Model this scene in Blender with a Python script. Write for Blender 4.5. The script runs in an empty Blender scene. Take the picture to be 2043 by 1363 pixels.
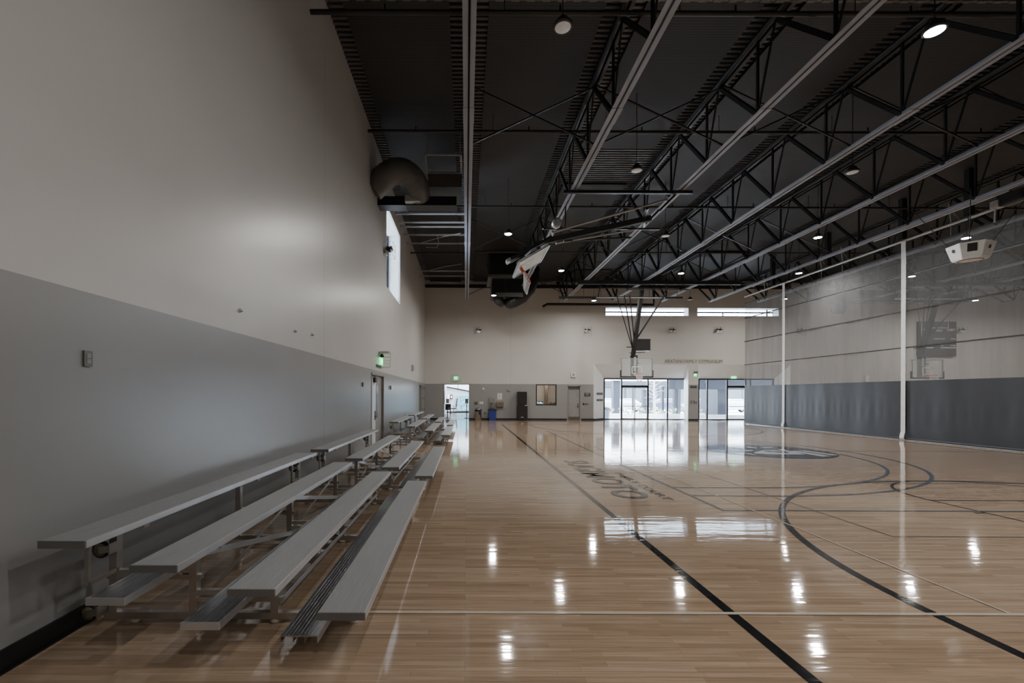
import bpy, bmesh, math, random
from mathutils import Vector, Matrix
random.seed(7)
sc = bpy.context.scene
COL = sc.collection
PI = math.pi

# ------------------------------------------------------------------ camera
F, VX, VY, R, H = 908.0, 930.0, 788.0, 0.004, 1.8
cd = bpy.data.cameras.new('camera'); cam = bpy.data.objects.new('camera', cd); COL.objects.link(cam)
cd.sensor_width = 36.0; cd.lens = 36.0 * F / 2043.0
cd.shift_x = (1021.5 - VX) / 2043.0; cd.shift_y = (VY - 681.5) / 2043.0
cd.clip_end = 300; cd.clip_start = 0.05
cam.matrix_world = Matrix.Translation((0, 0, H)) @ Matrix.Rotation(PI/2, 4, 'X') @ Matrix.Rotation(R, 4, 'Z')
sc.camera = cam

def ray(x, y):
    u, v = x - VX, y - VY
    return (u + R*v) / F, -(v - R*u) / F
def at(x, y, Y):            # world point at depth Y
    a, b = ray(x, y); return (a*Y, Y, H + b*Y)
def fl(x, y):               # world point on the floor
    a, b = ray(x, y); Y = -H / b; return (a*Y, Y)
def lw(x, y, X=-3.0):       # world point on the left wall
    a, b = ray(x, y); Y = X / a; return (X, Y, H + b*Y)

# ------------------------------------------------------------------ materials
def nt(name):
    m = bpy.data.materials.new(name); m.use_nodes = True
    n = m.node_tree.nodes; l = m.node_tree.links
    return m, n, l, n['Principled BSDF']
def mat(name, col, rough=0.5, metal=0.0, var=0.08, scale=6.0, bump=0.0, emit=None, es=0.0, spec=0.5, stretch=(1,1,1)):
    m, n, l, b = nt(name)
    tc = n.new('ShaderNodeTexCoord'); mp = n.new('ShaderNodeMapping'); mp.inputs['Scale'].default_value = stretch
    l.new(tc.outputs['Object'], mp.inputs[0])
    ns = n.new('ShaderNodeTexNoise'); ns.inputs['Scale'].default_value = scale; ns.inputs['Detail'].default_value = 4
    l.new(mp.outputs[0], ns.inputs['Vector'])
    rp = n.new('ShaderNodeValToRGB')
    rp.color_ramp.elements[0].color = tuple(c*(1-var) for c in col) + (1,)
    rp.color_ramp.elements[1].color = tuple(min(1, c*(1+var)) for c in col) + (1,)
    rp.color_ramp.elements[0].position = 0.3; rp.color_ramp.elements[1].position = 0.7
    l.new(ns.outputs['Fac'], rp.inputs[0]); l.new(rp.outputs[0], b.inputs['Base Color'])
    b.inputs['Roughness'].default_value = rough; b.inputs['Metallic'].default_value = metal
    b.inputs['Specular IOR Level'].default_value = spec
    if bump:
        bp = n.new('ShaderNodeBump'); bp.inputs['Strength'].default_value = bump; bp.inputs['Distance'].default_value = 0.01
        l.new(ns.outputs['Fac'], bp.inputs['Height']); l.new(bp.outputs[0], b.inputs['Normal'])
    if emit:
        b.inputs['Emission Color'].default_value = emit + (1,); b.inputs['Emission Strength'].default_value = es
    return m

M = {}
M['steel_dark'] = mat('dark_steel', (0.017, 0.017, 0.018), 0.45, 0.3)
M['steel_black'] = mat('black_steel', (0.010, 0.010, 0.011), 0.62, 0.0)
M['chord'] = mat('light_grey_chord', (0.30, 0.325, 0.39), 0.55, 0.0, 0.06, 2)
M['pipe'] = mat('black_pipe', (0.035, 0.035, 0.037), 0.35, 0.4)
M['pipe_light'] = mat('grey_pipe', (0.40, 0.40, 0.405), 0.4, 0.3)
M['duct'] = mat('grey_duct', (0.13, 0.127, 0.12), 0.5, 0.2, 0.12, 3)
M['duct_black'] = mat('dark_duct', (0.02, 0.02, 0.021), 0.35, 0.3)
M['alu_seat'] = mat('anodised_aluminium', (0.36, 0.365, 0.37), 0.42, 0.45, 0.07, 5, 0, stretch=(25, 0.4, 25))
M['alu_foot'] = mat('mill_aluminium', (0.40, 0.40, 0.42), 0.27, 0.95, 0.25, 4, 0, stretch=(20, 0.5, 20))
M['alu_edge'] = mat('bright_aluminium', (0.62, 0.63, 0.65), 0.35, 0.7, 0.05, 5)
M['alu_cap'] = mat('seat_end_cap', (0.17, 0.17, 0.172), 0.5, 0.3, 0.05, 5)
M['alu_frame'] = mat('frame_aluminium', (0.50, 0.48, 0.45), 0.35, 0.85, 0.08, 8)
M['rubber'] = mat('black_rubber', (0.015, 0.014, 0.012), 0.6)
M['hub'] = mat('tan_wheel_hub', (0.22, 0.19, 0.12), 0.5)
M['pad'] = mat('white_foot_pad', (0.62, 0.58, 0.5), 0.5)
M['black'] = mat('black_plastic', (0.012, 0.012, 0.012), 0.4)
M['black_matte'] = mat('black_speaker_cloth', (0.012, 0.011, 0.010), 0.8, scale=60)
M['base'] = mat('black_rubber_base', (0.008, 0.008, 0.009), 0.45)
M['white'] = mat('white_paint', (0.72, 0.72, 0.71), 0.5)
M['white_plastic'] = mat('white_plastic', (0.72, 0.72, 0.70), 0.4)
M['splay'] = mat('white_portal_paint', (0.82, 0.82, 0.81), 0.45, var=0.02)
M['reveal'] = mat('white_reveal', (0.80, 0.83, 0.88), 0.5, var=0.02)
M['grey_plate'] = mat('grey_metal_plate', (0.13, 0.125, 0.12), 0.4, 0.4)
M['sign_dark'] = mat('dark_sign', (0.035, 0.033, 0.032), 0.5)
M['sign_text'] = mat('sign_lettering', (0.35, 0.34, 0.33), 0.5)
M['bronze'] = mat('bronze_letters', (0.20, 0.165, 0.13), 0.4, 0.4)
M['stainless'] = mat('stainless_steel', (0.42, 0.40, 0.37), 0.25, 0.9, 0.1, 4, stretch=(12, 12, 0.6))
M['bluebin'] = mat('blue_bin_plastic', (0.02, 0.04, 0.22), 0.4)
M['paper'] = mat('paper', (0.72, 0.70, 0.68), 0.7)
M['ink'] = mat('ink', (0.16, 0.15, 0.15), 0.7)
M['frame_dark'] = mat('dark_window_frame', (0.014, 0.016, 0.022), 0.35, 0.3)
M['door_grey'] = mat('grey_door_paint', (0.27, 0.262, 0.258), 0.4)
M['door_frame'] = mat('grey_door_frame', (0.22, 0.215, 0.205), 0.4)
M['door_daylit'] = mat('daylit_door_paint', (0.62, 0.66, 0.72), 0.35)  # pale tone paints the daylight on the near leaf of the pair
M['door_brown'] = mat('dark_door', (0.10, 0.095, 0.08), 0.4)
M['kick'] = mat('kick_plate', (0.22, 0.21, 0.18), 0.3, 0.8)
M['rim'] = mat('orange_rim', (0.62, 0.06, 0.015), 0.35)
M['net'] = mat('white_net', (0.78, 0.76, 0.74), 0.7)
M['redcord'] = mat('red_net_cord', (0.55, 0.05, 0.03), 0.7)
M['board_frame'] = mat('board_frame', (0.40, 0.41, 0.42), 0.35, 0.6)
M['board_pad'] = mat('board_pad', (0.02, 0.022, 0.024), 0.6)
M['board_line'] = mat('board_line', (0.85, 0.85, 0.85), 0.5)
M['green_on'] = mat('exit_green', (0.05, 0.6, 0.2), 0.5, emit=(0.10, 0.75, 0.28), es=0.9)
M['exit_text'] = mat('exit_lettering', (0.6, 0.95, 0.7), 0.5, emit=(0.6, 1.0, 0.72), es=1.2)
M['guard'] = mat('clear_guard_frame', (0.42, 0.42, 0.40), 0.3, 0.3)
M['digit'] = mat('clock_digits', (0.5, 0.7, 1.0), 0.4, emit=(0.45, 0.7, 1.0), es=2.2)
M['clock_body'] = mat('clock_body', (0.008, 0.012, 0.04), 0.4)
M['red'] = mat('dark_red_cloth', (0.30, 0.02, 0.05), 0.7)
M['lens_on'] = mat('lit_lens', (1, 1, 1), 0.5, emit=(1.0, 0.965, 0.90), es=60)
M['lens_off'] = mat('unlit_lens', (0.42, 0.40, 0.37), 0.4, emit=(1.0, 0.95, 0.9), es=0.04)  # faint emission added to lift the switched-off lens
M['lamp_body'] = mat('lamp_body', (0.05, 0.05, 0.052), 0.4, 0.4)
M['score'] = mat('scoreboard_panel', (0.035, 0.033, 0.036), 0.5)
M['score_text'] = mat('scoreboard_print', (0.75, 0.75, 0.73), 0.5)
M['strap'] = mat('white_webbing', (0.70, 0.70, 0.69), 0.6)
M['conc'] = mat('pale_concrete', (0.66, 0.66, 0.68), 0.8, var=0.06, scale=2)
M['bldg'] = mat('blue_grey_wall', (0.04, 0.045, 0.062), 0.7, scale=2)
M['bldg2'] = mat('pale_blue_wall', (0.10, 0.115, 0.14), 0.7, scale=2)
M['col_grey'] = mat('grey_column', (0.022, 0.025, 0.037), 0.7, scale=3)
M['bark'] = mat('pale_bark', (0.62, 0.60, 0.60), 0.8)  # pale tone carries the blown-out daylight on the tree
M['hedge'] = mat('sunlit_hedge', (0.42, 0.50, 0.40), 0.9, var=0.4, scale=14, bump=0.6)
M['car_light'] = mat('silver_car_paint', (0.55, 0.57, 0.62), 0.3, 0.3)
M['car_dark'] = mat('dark_car_paint', (0.10, 0.10, 0.15), 0.3, 0.3)
M['car_glass'] = mat('car_glass', (0.06, 0.07, 0.09), 0.1)
M['tyre'] = mat('tyre', (0.03, 0.03, 0.035), 0.8)
M['bin_grey'] = mat('grey_bin', (0.12, 0.13, 0.16), 0.6)
M['lobby_floor'] = mat('lobby_floor', (0.16, 0.17, 0.18), 0.2, var=0.1, scale=1.5)
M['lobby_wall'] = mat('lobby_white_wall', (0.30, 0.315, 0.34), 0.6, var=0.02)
M['office_wall'] = mat('office_beige_wall', (0.52, 0.47, 0.41), 0.6, var=0.05)
M['office_brown'] = mat('office_brown_column', (0.15, 0.12, 0.095), 0.6)
M['mark_black'] = None

def glass_mat(name, tint=(0.93, 0.96, 0.98), refl=0.10, dens=1.0):
    m, n, l, b = nt(name); n.remove(b)
    out = n['Material Output']
    tr = n.new('ShaderNodeBsdfTransparent'); tr.inputs[0].default_value = tint + (1,)
    gl = n.new('ShaderNodeBsdfGlossy'); gl.inputs['Roughness'].default_value = 0.03
    fr = n.new('ShaderNodeFresnel'); fr.inputs[0].default_value = 1.45
    mx = n.new('ShaderNodeMixShader')
    l.new(fr.outputs[0], mx.inputs[0]); l.new(tr.outputs[0], mx.inputs[1]); l.new(gl.outputs[0], mx.inputs[2])
    l.new(mx.outputs[0], out.inputs[0]); return m
M['glass'] = glass_mat('clear_glass')
M['glass_board'] = glass_mat('backboard_glass', (0.80, 0.86, 0.86))
M['glass_lobby'] = glass_mat('tinted_lobby_glass', (0.22, 0.235, 0.25))  # tint added to hold back daylight flooding the lobby
M['glass_office'] = glass_mat('office_glass', (0.85, 0.82, 0.78))

# milky backboard glass; the folded hoop's copy has its lit look painted in
def milky(name, col, fac):
    m, n, l, b = nt(name)
    b.inputs['Base Color'].default_value = col + (1,); b.inputs['Roughness'].default_value = 0.15
    tr = n.new('ShaderNodeBsdfTransparent'); mx = n.new('ShaderNodeMixShader')
    ns = n.new('ShaderNodeTexNoise'); ns.inputs['Scale'].default_value = 2.0
    rp = n.new('ShaderNodeMapRange'); rp.inputs['To Min'].default_value = fac-0.03; rp.inputs['To Max'].default_value = fac+0.03
    l.new(ns.outputs['Fac'], rp.inputs['Value']); l.new(rp.outputs[0], mx.inputs[0])
    l.new(tr.outputs[0], mx.inputs[1]); l.new(b.outputs[0], mx.inputs[2])
    l.new(mx.outputs[0], n['Material Output'].inputs[0]); return m
M['board_glass'] = milky('backboard_glass_pane', (0.62, 0.68, 0.68), 0.18)
M['board_glass_folded'] = milky('backboard_glass_lit', (0.72, 0.76, 0.76), 0.88)
M['guard_clear'] = milky('clear_guard_plastic', (0.62, 0.62, 0.60), 0.35)

# two-tone painted walls (paint break at 2.6 m)
def wall_mat(name, upper, lower, rough_u, rough_l, joints=None, axis='Y'):
    m, n, l, b = nt(name)
    g = n.new('ShaderNodeNewGeometry'); sp = n.new('ShaderNodeSeparateXYZ'); l.new(g.outputs['Position'], sp.inputs[0])
    gt = n.new('ShaderNodeMath'); gt.operation = 'GREATER_THAN'; gt.inputs[1].default_value = 2.6
    l.new(sp.outputs['Z'], gt.inputs[0])
    mx = n.new('ShaderNodeMix'); mx.data_type = 'RGBA'
    mx.inputs['A'].default_value = lower + (1,); mx.inputs['B'].default_value = upper + (1,)
    l.new(gt.outputs[0], mx.inputs['Factor'])
    ns = n.new('ShaderNodeTexNoise'); ns.inputs['Scale'].default_value = 0.7; ns.inputs['Detail'].default_value = 6
    l.new(g.outputs['Position'], ns.inputs['Vector'])
    mr = n.new('ShaderNodeMapRange'); mr.inputs['To Min'].default_value = 0.93; mr.inputs['To Max'].default_value = 1.05
    l.new(ns.outputs['Fac'], mr.inputs['Value'])
    ml = n.new('ShaderNodeMix'); ml.data_type = 'RGBA'; ml.blend_type = 'MULTIPLY'; ml.inputs['Factor'].default_value = 1
    l.new(mx.outputs['Result'], ml.inputs['A']); l.new(mr.outputs[0], ml.inputs['B'])
    last = ml.outputs['Result']
    if joints:
        acc = None
        for j in joints:
            c = n.new('ShaderNodeMath'); c.operation = 'COMPARE'; c.inputs[1].default_value = j; c.inputs[2].default_value = 0.012
            l.new(sp.outputs[axis], c.inputs[0])
            if acc is None: acc = c.outputs[0]
            else:
                a = n.new('ShaderNodeMath'); a.operation = 'MAXIMUM'; l.new(acc, a.inputs[0]); l.new(c.outputs[0], a.inputs[1]); acc = a.outputs[0]
        jm = n.new('ShaderNodeMix'); jm.data_type = 'RGBA'; jm.blend_type = 'MULTIPLY'
        jm.inputs['B'].default_value = (0.72, 0.72, 0.72, 1)
        l.new(acc, jm.inputs['Factor']); l.new(last, jm.inputs['A']); last = jm.outputs['Result']
    l.new(last, b.inputs['Base Color'])
    rr = n.new('ShaderNodeMapRange'); rr.inputs['To Min'].default_value = rough_l; rr.inputs['To Max'].default_value = rough_u
    l.new(gt.outputs[0], rr.inputs['Value']); l.new(rr.outputs[0], b.inputs['Roughness'])
    n2 = n.new('ShaderNodeTexNoise'); n2.inputs['Scale'].default_value = 2.2; n2.inputs['Detail'].default_value = 3
    l.new(g.outputs['Position'], n2.inputs['Vector'])
    bp = n.new('ShaderNodeBump'); bp.inputs['Strength'].default_value = 0.12; bp.inputs['Distance'].default_value = 0.02
    l.new(n2.outputs['Fac'], bp.inputs['Height']); l.new(bp.outputs[0], b.inputs['Normal'])
    return m
M['wall_left'] = wall_mat('left_wall_paint', (0.53, 0.522, 0.512), (0.262, 0.263, 0.268), 0.33, 0.30, [9.6, 19.2, 27.0], 'Y')
M['wall_far'] = wall_mat('far_wall_paint', (0.55, 0.535, 0.51), (0.275, 0.27, 0.264), 0.5, 0.45, [3.2, 24.0], 'X')
M['wall_other'] = wall_mat('side_wall_paint', (0.50, 0.475, 0.445), (0.24, 0.24, 0.243), 0.5, 0.45)

# maple floor with planks along X; marks share the varnish
def varnish(n, l, b):
    g = n.new('ShaderNodeNewGeometry')
    mp = n.new('ShaderNodeMapping'); mp.inputs['Scale'].default_value = (1.1, 7.0, 1)
    l.new(g.outputs['Position'], mp.inputs[0])
    ns = n.new('ShaderNodeTexNoise'); ns.inputs['Scale'].default_value = 1.0; ns.inputs['Detail'].default_value = 3
    l.new(mp.outputs[0], ns.inputs['Vector'])
    bp = n.new('ShaderNodeBump'); bp.inputs['Strength'].default_value = 0.15; bp.inputs['Distance'].default_value = 0.012
    l.new(ns.outputs['Fac'], bp.inputs['Height']); l.new(bp.outputs[0], b.inputs['Normal'])
    b.inputs['Roughness'].default_value = 0.05; b.inputs['Specular IOR Level'].default_value = 0.5
    b.inputs['IOR'].default_value = 1.5
def floor_mat():
    m, n, l, b = nt('maple_floor')
    g = n.new('ShaderNodeNewGeometry')
    br = n.new('ShaderNodeTexBrick')
    br.inputs['Scale'].default_value = 1.0; br.inputs['Brick Width'].default_value = 0.95; br.inputs['Row Height'].default_value = 0.057
    br.inputs['Mortar Size'].default_value = 0.0012; br.inputs['Mortar Smooth'].default_value = 0.3
    br.offset = 0.37; br.offset_frequency = 3; br.squash = 0.8; br.squash_frequency = 2
    br.inputs['Color1'].default_value = (0.0, 0, 0, 1); br.inputs['Color2'].default_value = (1, 1, 1, 1); br.inputs['Mortar'].default_value = (0.5, 0.5, 0.5, 1)
    br.inputs['Bias'].default_value = 0.0
    l.new(g.outputs['Position'], br.inputs['Vector'])
    rp = n.new('ShaderNodeValToRGB'); e = rp.color_ramp.elements
    e[0].position = 0.0; e[0].color = (0.355, 0.250, 0.168, 1)
    e[1].position = 1.0; e[1].color = (0.495, 0.370, 0.262, 1)
    x = e.new(0.22); x.color = (0.405, 0.292, 0.199, 1)
    x = e.new(0.75); x.color = (0.455, 0.333, 0.232, 1)
    l.new(br.outputs['Color'], rp.inputs[0])
    mp = n.new('ShaderNodeMapping'); mp.inputs['Scale'].default_value = (1.3, 38, 1); l.new(g.outputs['Position'], mp.inputs[0])
    ns = n.new('ShaderNodeTexNoise'); ns.inputs['Scale'].default_value = 1.0; ns.inputs['Detail'].default_value = 6; ns.inputs['Roughness'].default_value = 0.65
    l.new(mp.outputs[0], ns.inputs['Vector'])
    mr = n.new('ShaderNodeMapRange'); mr.inputs['From Min'].default_value = 0.25; mr.inputs['From Max'].default_value = 0.75
    mr.inputs['To Min'].default_value = 0.62; mr.inputs['To Max'].default_value = 1.20
    l.new(ns.outputs['Fac'], mr.inputs['Value'])
    ml = n.new('ShaderNodeMix'); ml.data_type = 'RGBA'; ml.blend_type = 'MULTIPLY'; ml.inputs['Factor'].default_value = 1
    l.new(rp.outputs[0], ml.inputs['A']); l.new(mr.outputs[0], ml.inputs['B'])
    # dark mineral flecks
    mp2 = n.new('ShaderNodeMapping'); mp2.inputs['Scale'].default_value = (3.2, 30, 1); mp2.inputs['Location'].default_value = (5, 3, 0); l.new(g.outputs['Position'], mp2.inputs[0])
    n2 = n.new('ShaderNodeTexNoise'); n2.inputs['Scale'].default_value = 1.0; n2.inputs['Detail'].default_value = 2; l.new(mp2.outputs[0], n2.inputs['Vector'])
    m2 = n.new('ShaderNodeMapRange'); m2.inputs['From Min'].default_value = 0.66; m2.inputs['From Max'].default_value = 0.80
    m2.inputs['To Min'].default_value = 0.0; m2.inputs['To Max'].default_value = 0.55; l.new(n2.outputs['Fac'], m2.inputs['Value'])
    mk = n.new('ShaderNodeMix'); mk.data_type = 'RGBA'; mk.inputs['B'].default_value = (0.14, 0.075, 0.04, 1)
    l.new(m2.outputs[0], mk.inputs['Factor']); l.new(ml.outputs['Result'], mk.inputs['A'])
    mm = n.new('ShaderNodeMix'); mm.data_type = 'RGBA'; mm.inputs['B'].default_value = (0.16, 0.10, 0.06, 1)
    mf = n.new('ShaderNodeMath'); mf.operation = 'MULTIPLY'; mf.inputs[1].default_value = 0.55
    l.new(br.outputs['Fac'], mf.inputs[0]); l.new(mf.outputs[0], mm.inputs['Factor']); l.new(mk.outputs['Result'], mm.inputs['A'])
    l.new(mm.outputs['Result'], b.inputs['Base Color'])
    varnish(n, l, b); return m
M['floor'] = floor_mat()
def mark_mat(name, col):
    m = mat(name, col, 0.1); n = m.node_tree.nodes; l = m.node_tree.links
    varnish(n, l, n['Principled BSDF']); return m
M['mk_black'] = mark_mat('black_court_paint', (0.016, 0.016, 0.018))
M['mk_blue'] = mark_mat('blue_grey_court_paint', (0.065, 0.085, 0.125))
M['mk_white'] = mark_mat('white_court_paint', (0.58, 0.50, 0.41))
M['mk_grey'] = mark_mat('grey_court_paint', (0.12, 0.115, 0.115))
M['mk_logo'] = mark_mat('charcoal_court_paint', (0.022, 0.026, 0.034))
M['mk_letter'] = mark_mat('grey_letter_paint', (0.06, 0.058, 0.06))
M['mk_logo_white'] = mark_mat('logo_white_paint', (0.62, 0.58, 0.53))

# acoustic deck panels with fine grooves across
def groove_mat(name, c0, c1, period, axis='Y'):
    m, n, l, b = nt(name)
    g = n.new('ShaderNodeNewGeometry'); sp = n.new('ShaderNodeSeparateXYZ'); l.new(g.outputs['Position'], sp.inputs[0])
    mu = n.new('ShaderNodeMath'); mu.operation = 'MULTIPLY'; mu.inputs[1].default_value = 2*PI/period; l.new(sp.outputs[axis], mu.inputs[0])
    si = n.new('ShaderNodeMath'); si.operation = 'SINE'; l.new(mu.outputs[0], si.inputs[0])
    mr = n.new('ShaderNodeMapRange'); mr.inputs['From Min'].default_value = -1; l.new(si.outputs[0], mr.inputs['Value'])
    mx = n.new('ShaderNodeMix'); mx.data_type = 'RGBA'; mx.inputs['A'].default_value = c0+(1,); mx.inputs['B'].default_value = c1+(1,)
    l.new(mr.outputs[0], mx.inputs['Factor']); l.new(mx.outputs['Result'], b.inputs['Base Color'])
    b.inputs['Roughness'].default_value = 0.6; return m
M['panel'] = groove_mat('acoustic_panel', (0.003, 0.003, 0.0035), (0.018, 0.0175, 0.0195), 0.075)
M['deck'] = mat('ribbed_deck_paint', (0.085, 0.085, 0.09), 0.45, 0.2)
M['roof_out'] = mat('roof_sheet', (0.05, 0.05, 0.05), 0.8)

# divider curtain: open mesh above, vinyl below
def mesh_mat():
    m, n, l, b = nt('curtain_mesh')
    b.inputs['Base Color'].default_value = (0.16, 0.16, 0.165, 1); b.inputs['Roughness'].default_value = 0.7
    g = n.new('ShaderNodeNewGeometry')
    mp = n.new('ShaderNodeMapping'); mp.inputs['Scale'].default_value = (1, 1.3, 0.16); l.new(g.outputs['Position'], mp.inputs[0])
    ns = n.new('ShaderNodeTexNoise'); ns.inputs['Scale'].default_value = 1.6; ns.inputs['Detail'].default_value = 4; l.new(mp.outputs[0], ns.inputs['Vector'])
    mr = n.new('ShaderNodeMapRange'); mr.inputs['From Min'].default_value = 0.3; mr.inputs['From Max'].default_value = 0.7
    mr.inputs['To Min'].default_value = 0.40; mr.inputs['To Max'].default_value = 0.56
    l.new(ns.outputs['Fac'], mr.inputs['Value'])
    tr = n.new('ShaderNodeBsdfTransparent'); mx = n.new('ShaderNodeMixShader')
    l.new(mr.outputs[0], mx.inputs[0]); l.new(tr.outputs[0], mx.inputs[1]); l.new(b.outputs[0], mx.inputs[2])
    l.new(mx.outputs[0], n['Material Output'].inputs[0]); return m
M['curtain_mesh'] = mesh_mat()
M['vinyl'] = mat('grey_vinyl', (0.034, 0.037, 0.045), 0.55, var=0.06, scale=2)
M['seam'] = mat('dark_seam_tape', (0.03, 0.03, 0.031), 0.7)

def art_mat():
    m, n, l, b = nt('abstract_blue_artwork')
    tc = n.new('ShaderNodeTexCoord'); v = n.new('ShaderNodeTexVoronoi'); v.inputs['Scale'].default_value = 9
    l.new(tc.outputs['Object'], v.inputs['Vector'])
    rp = n.new('ShaderNodeValToRGB'); e = rp.color_ramp.elements
    e[0].color = (0.02, 0.09, 0.16, 1); e[1].color = (0.32, 0.46, 0.52, 1); x = e.new(0.45); x.color = (0.09, 0.26, 0.33, 1)
    l.new(v.outputs['Color'], rp.inputs[0]); l.new(rp.outputs[0], b.inputs['Base Color']); return m
M['art'] = art_mat()

# ------------------------------------------------------------------ geometry helpers
ORG = {}
class MB:
    def __init__(s): s.v = []; s.f = []; s.sm = set()
    def add(s, vs, fs, smooth=False):
        o = len(s.v); s.v += [tuple(p) for p in vs]
        for f in fs:
            if smooth: s.sm.add(len(s.f))
            s.f.append(tuple(i+o for i in f))
        return s
    def box(s, x0, y0, z0, x1, y1, z1):
        x0, x1 = min(x0, x1), max(x0, x1); y0, y1 = min(y0, y1), max(y0, y1); z0, z1 = min(z0, z1), max(z0, z1)
        return s.add([(x0,y0,z0),(x1,y0,z0),(x1,y1,z0),(x0,y1,z0),(x0,y0,z1),(x1,y0,z1),(x1,y1,z1),(x0,y1,z1)],
                     [(0,3,2,1),(4,5,6,7),(0,1,5,4),(1,2,6,5),(2,3,7,6),(3,0,4,7)])
    def quad(s, *p): return s.add(p, [tuple(range(len(p)))])
    def bar(s, p, q, w, h=None, up=(0,0,1)):
        h = h or w; p = Vector(p); q = Vector(q); d = (q-p).normalized(); u = Vector(up)
        if abs(d.dot(u)) > 0.98: u = Vector((1,0,0))
        a = d.cross(u).normalized(); b = a.cross(d).normalized()
        vs = [c + a*i*w/2 + b*j*h/2 for c in (p, q) for i, j in ((-1,-1),(1,-1),(1,1),(-1,1))]
        return s.add(vs, [(0,1,2,3),(7,6,5,4),(0,4,5,1),(1,5,6,2),(2,6,7,3),(3,7,4,0)])
    def tube(s, pts, r, n=10, closed=False, caps=True):
        pts = [Vector(p) for p in pts]; rs = r if isinstance(r, (list, tuple)) else [r]*len(pts)
        N = len(pts); rings = []; prev = None
        for i, p in enumerate(pts):
            if closed: d = pts[(i+1) % N] - pts[i-1]
            else: d = pts[min(i+1, N-1)] - pts[max(i-1, 0)]
            d.normalize()
            if prev is None:
                u = Vector((0,0,1)) if abs(d.z) < 0.9 else Vector((1,0,0))
                a = d.cross(u).normalized()
            else:
                a = (prev - d*prev.dot(d)).normalized()
            prev = a; b = d.cross(a)
            rings.append([p + (a*math.cos(2*PI*k/n) + b*math.sin(2*PI*k/n))*rs[i] for k in range(n)])
        vs = [x for rg in rings for x in rg]; fs = []
        for i in range(N if closed else N-1):
            j = (i+1) % N
            for k in range(n): fs.append((i*n+k, i*n+(k+1)%n, j*n+(k+1)%n, j*n+k))
        s.add(vs, fs, True)
        if caps and not closed:
            s.add(rings[0], [tuple(range(n))[::-1]]); s.add(rings[-1], [tuple(range(n))])
        return s
    def lathe(s, prof, c=(0,0,0), n=24, axis='Z'):
        vs = []; fs = []
        for r, z in prof:
            for k in range(n):
                a = 2*PI*k/n; p = (r*math.cos(a), r*math.sin(a), z)
                if axis == 'Y': p = (p[0], z, p[1])
                if axis == 'X': p = (z, p[0], p[1])
                vs.append((p[0]+c[0], p[1]+c[1], p[2]+c[2]))
        for i in range(len(prof)-1):
            for k in range(n): fs.append((i*n+k, i*n+(k+1)%n, (i+1)*n+(k+1)%n, (i+1)*n+k))
        s.add(vs, fs, True)
        s.add(vs[:n], [tuple(range(n))[::-1]]); s.add(vs[-n:], [tuple(range(n))]); return s
    def prism(s, poly, z0, z1):        # polygon in XY extruded in Z
        n = len(poly)
        vs = [(x,y,z0) for x,y in poly] + [(x,y,z1) for x,y in poly]
        return s.add(vs, [tuple(range(n))[::-1], tuple(range(n,2*n))] + [(i,(i+1)%n,n+(i+1)%n,n+i) for i in range(n)])
    def build(s, name, m, parent=None, org=None, bevel=0, loc=None):
        me = bpy.data.meshes.new(name)
        o = org if org is not None else (ORG.get(parent.name, (0,0,0)) if parent else (loc or (0,0,0)))
        me.from_pydata([(x-o[0], y-o[1], z-o[2]) for x,y,z in s.v], [], s.f)
        me.materials.append(m)
        for i in s.sm: me.polygons[i].use_smooth = True
        bm = bmesh.new(); bm.from_mesh(me); bmesh.ops.recalc_face_normals(bm, faces=bm.faces); bm.to_mesh(me); bm.free()
        ob = bpy.data.objects.new(name, me); COL.objects.link(ob)
        if parent: ob.parent = parent; ORG[ob.name] = o
        else: ob.location = o; ORG[ob.name] = o
        if bevel:
            bv = ob.modifiers.new('bevel', 'BEVEL'); bv.width = bevel; bv.segments = 2; bv.limit_method = 'ANGLE'
        return ob

def tag(o, label=None, cat=None, group=None, kind=None):
    if label: o['label'] = label
    if cat: o['category'] = cat
    if group: o['group'] = group
    if kind: o['kind'] = kind
    return o
def thing(name, loc, label, cat, group=None, mw=None):
    o = bpy.data.objects.new(name, None); COL.objects.link(o); o.empty_display_size = 0.2
    if mw is not None: o.matrix_world = mw; ORG[o.name] = (0,0,0)
    else: o.location = loc; ORG[o.name] = tuple(loc)
    return tag(o, label, cat, group)
def solo(mb, name, m, label, cat, group=None, bevel=0, loc=None):
    if loc is None:
        xs = [p[0] for p in mb.v]; ys = [p[1] for p in mb.v]; zs = [p[2] for p in mb.v]
        loc = ((min(xs)+max(xs))/2, (min(ys)+max(ys))/2, min(zs))
    return tag(mb.build(name, m, None, loc=loc, bevel=bevel), label, cat, group)
def struct(mb, name, m, parent=None, bevel=0):
    o = mb.build(name, m, parent, bevel=bevel)
    if not parent: o['kind'] = 'structure'
    return o
def dup(root, loc=None, label=None, group=None):
    r = root.copy(); COL.objects.link(r)
    if loc is not None: r.location = loc
    if label: r['label'] = label
    if group: r['group'] = group
    ORG[r.name] = tuple(r.location)
    for ch in list(root.children):
        c = ch.copy(); COL.objects.link(c); c.parent = r
        for g in list(ch.children):
            d = g.copy(); COL.objects.link(d); d.parent = c
    return r
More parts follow.
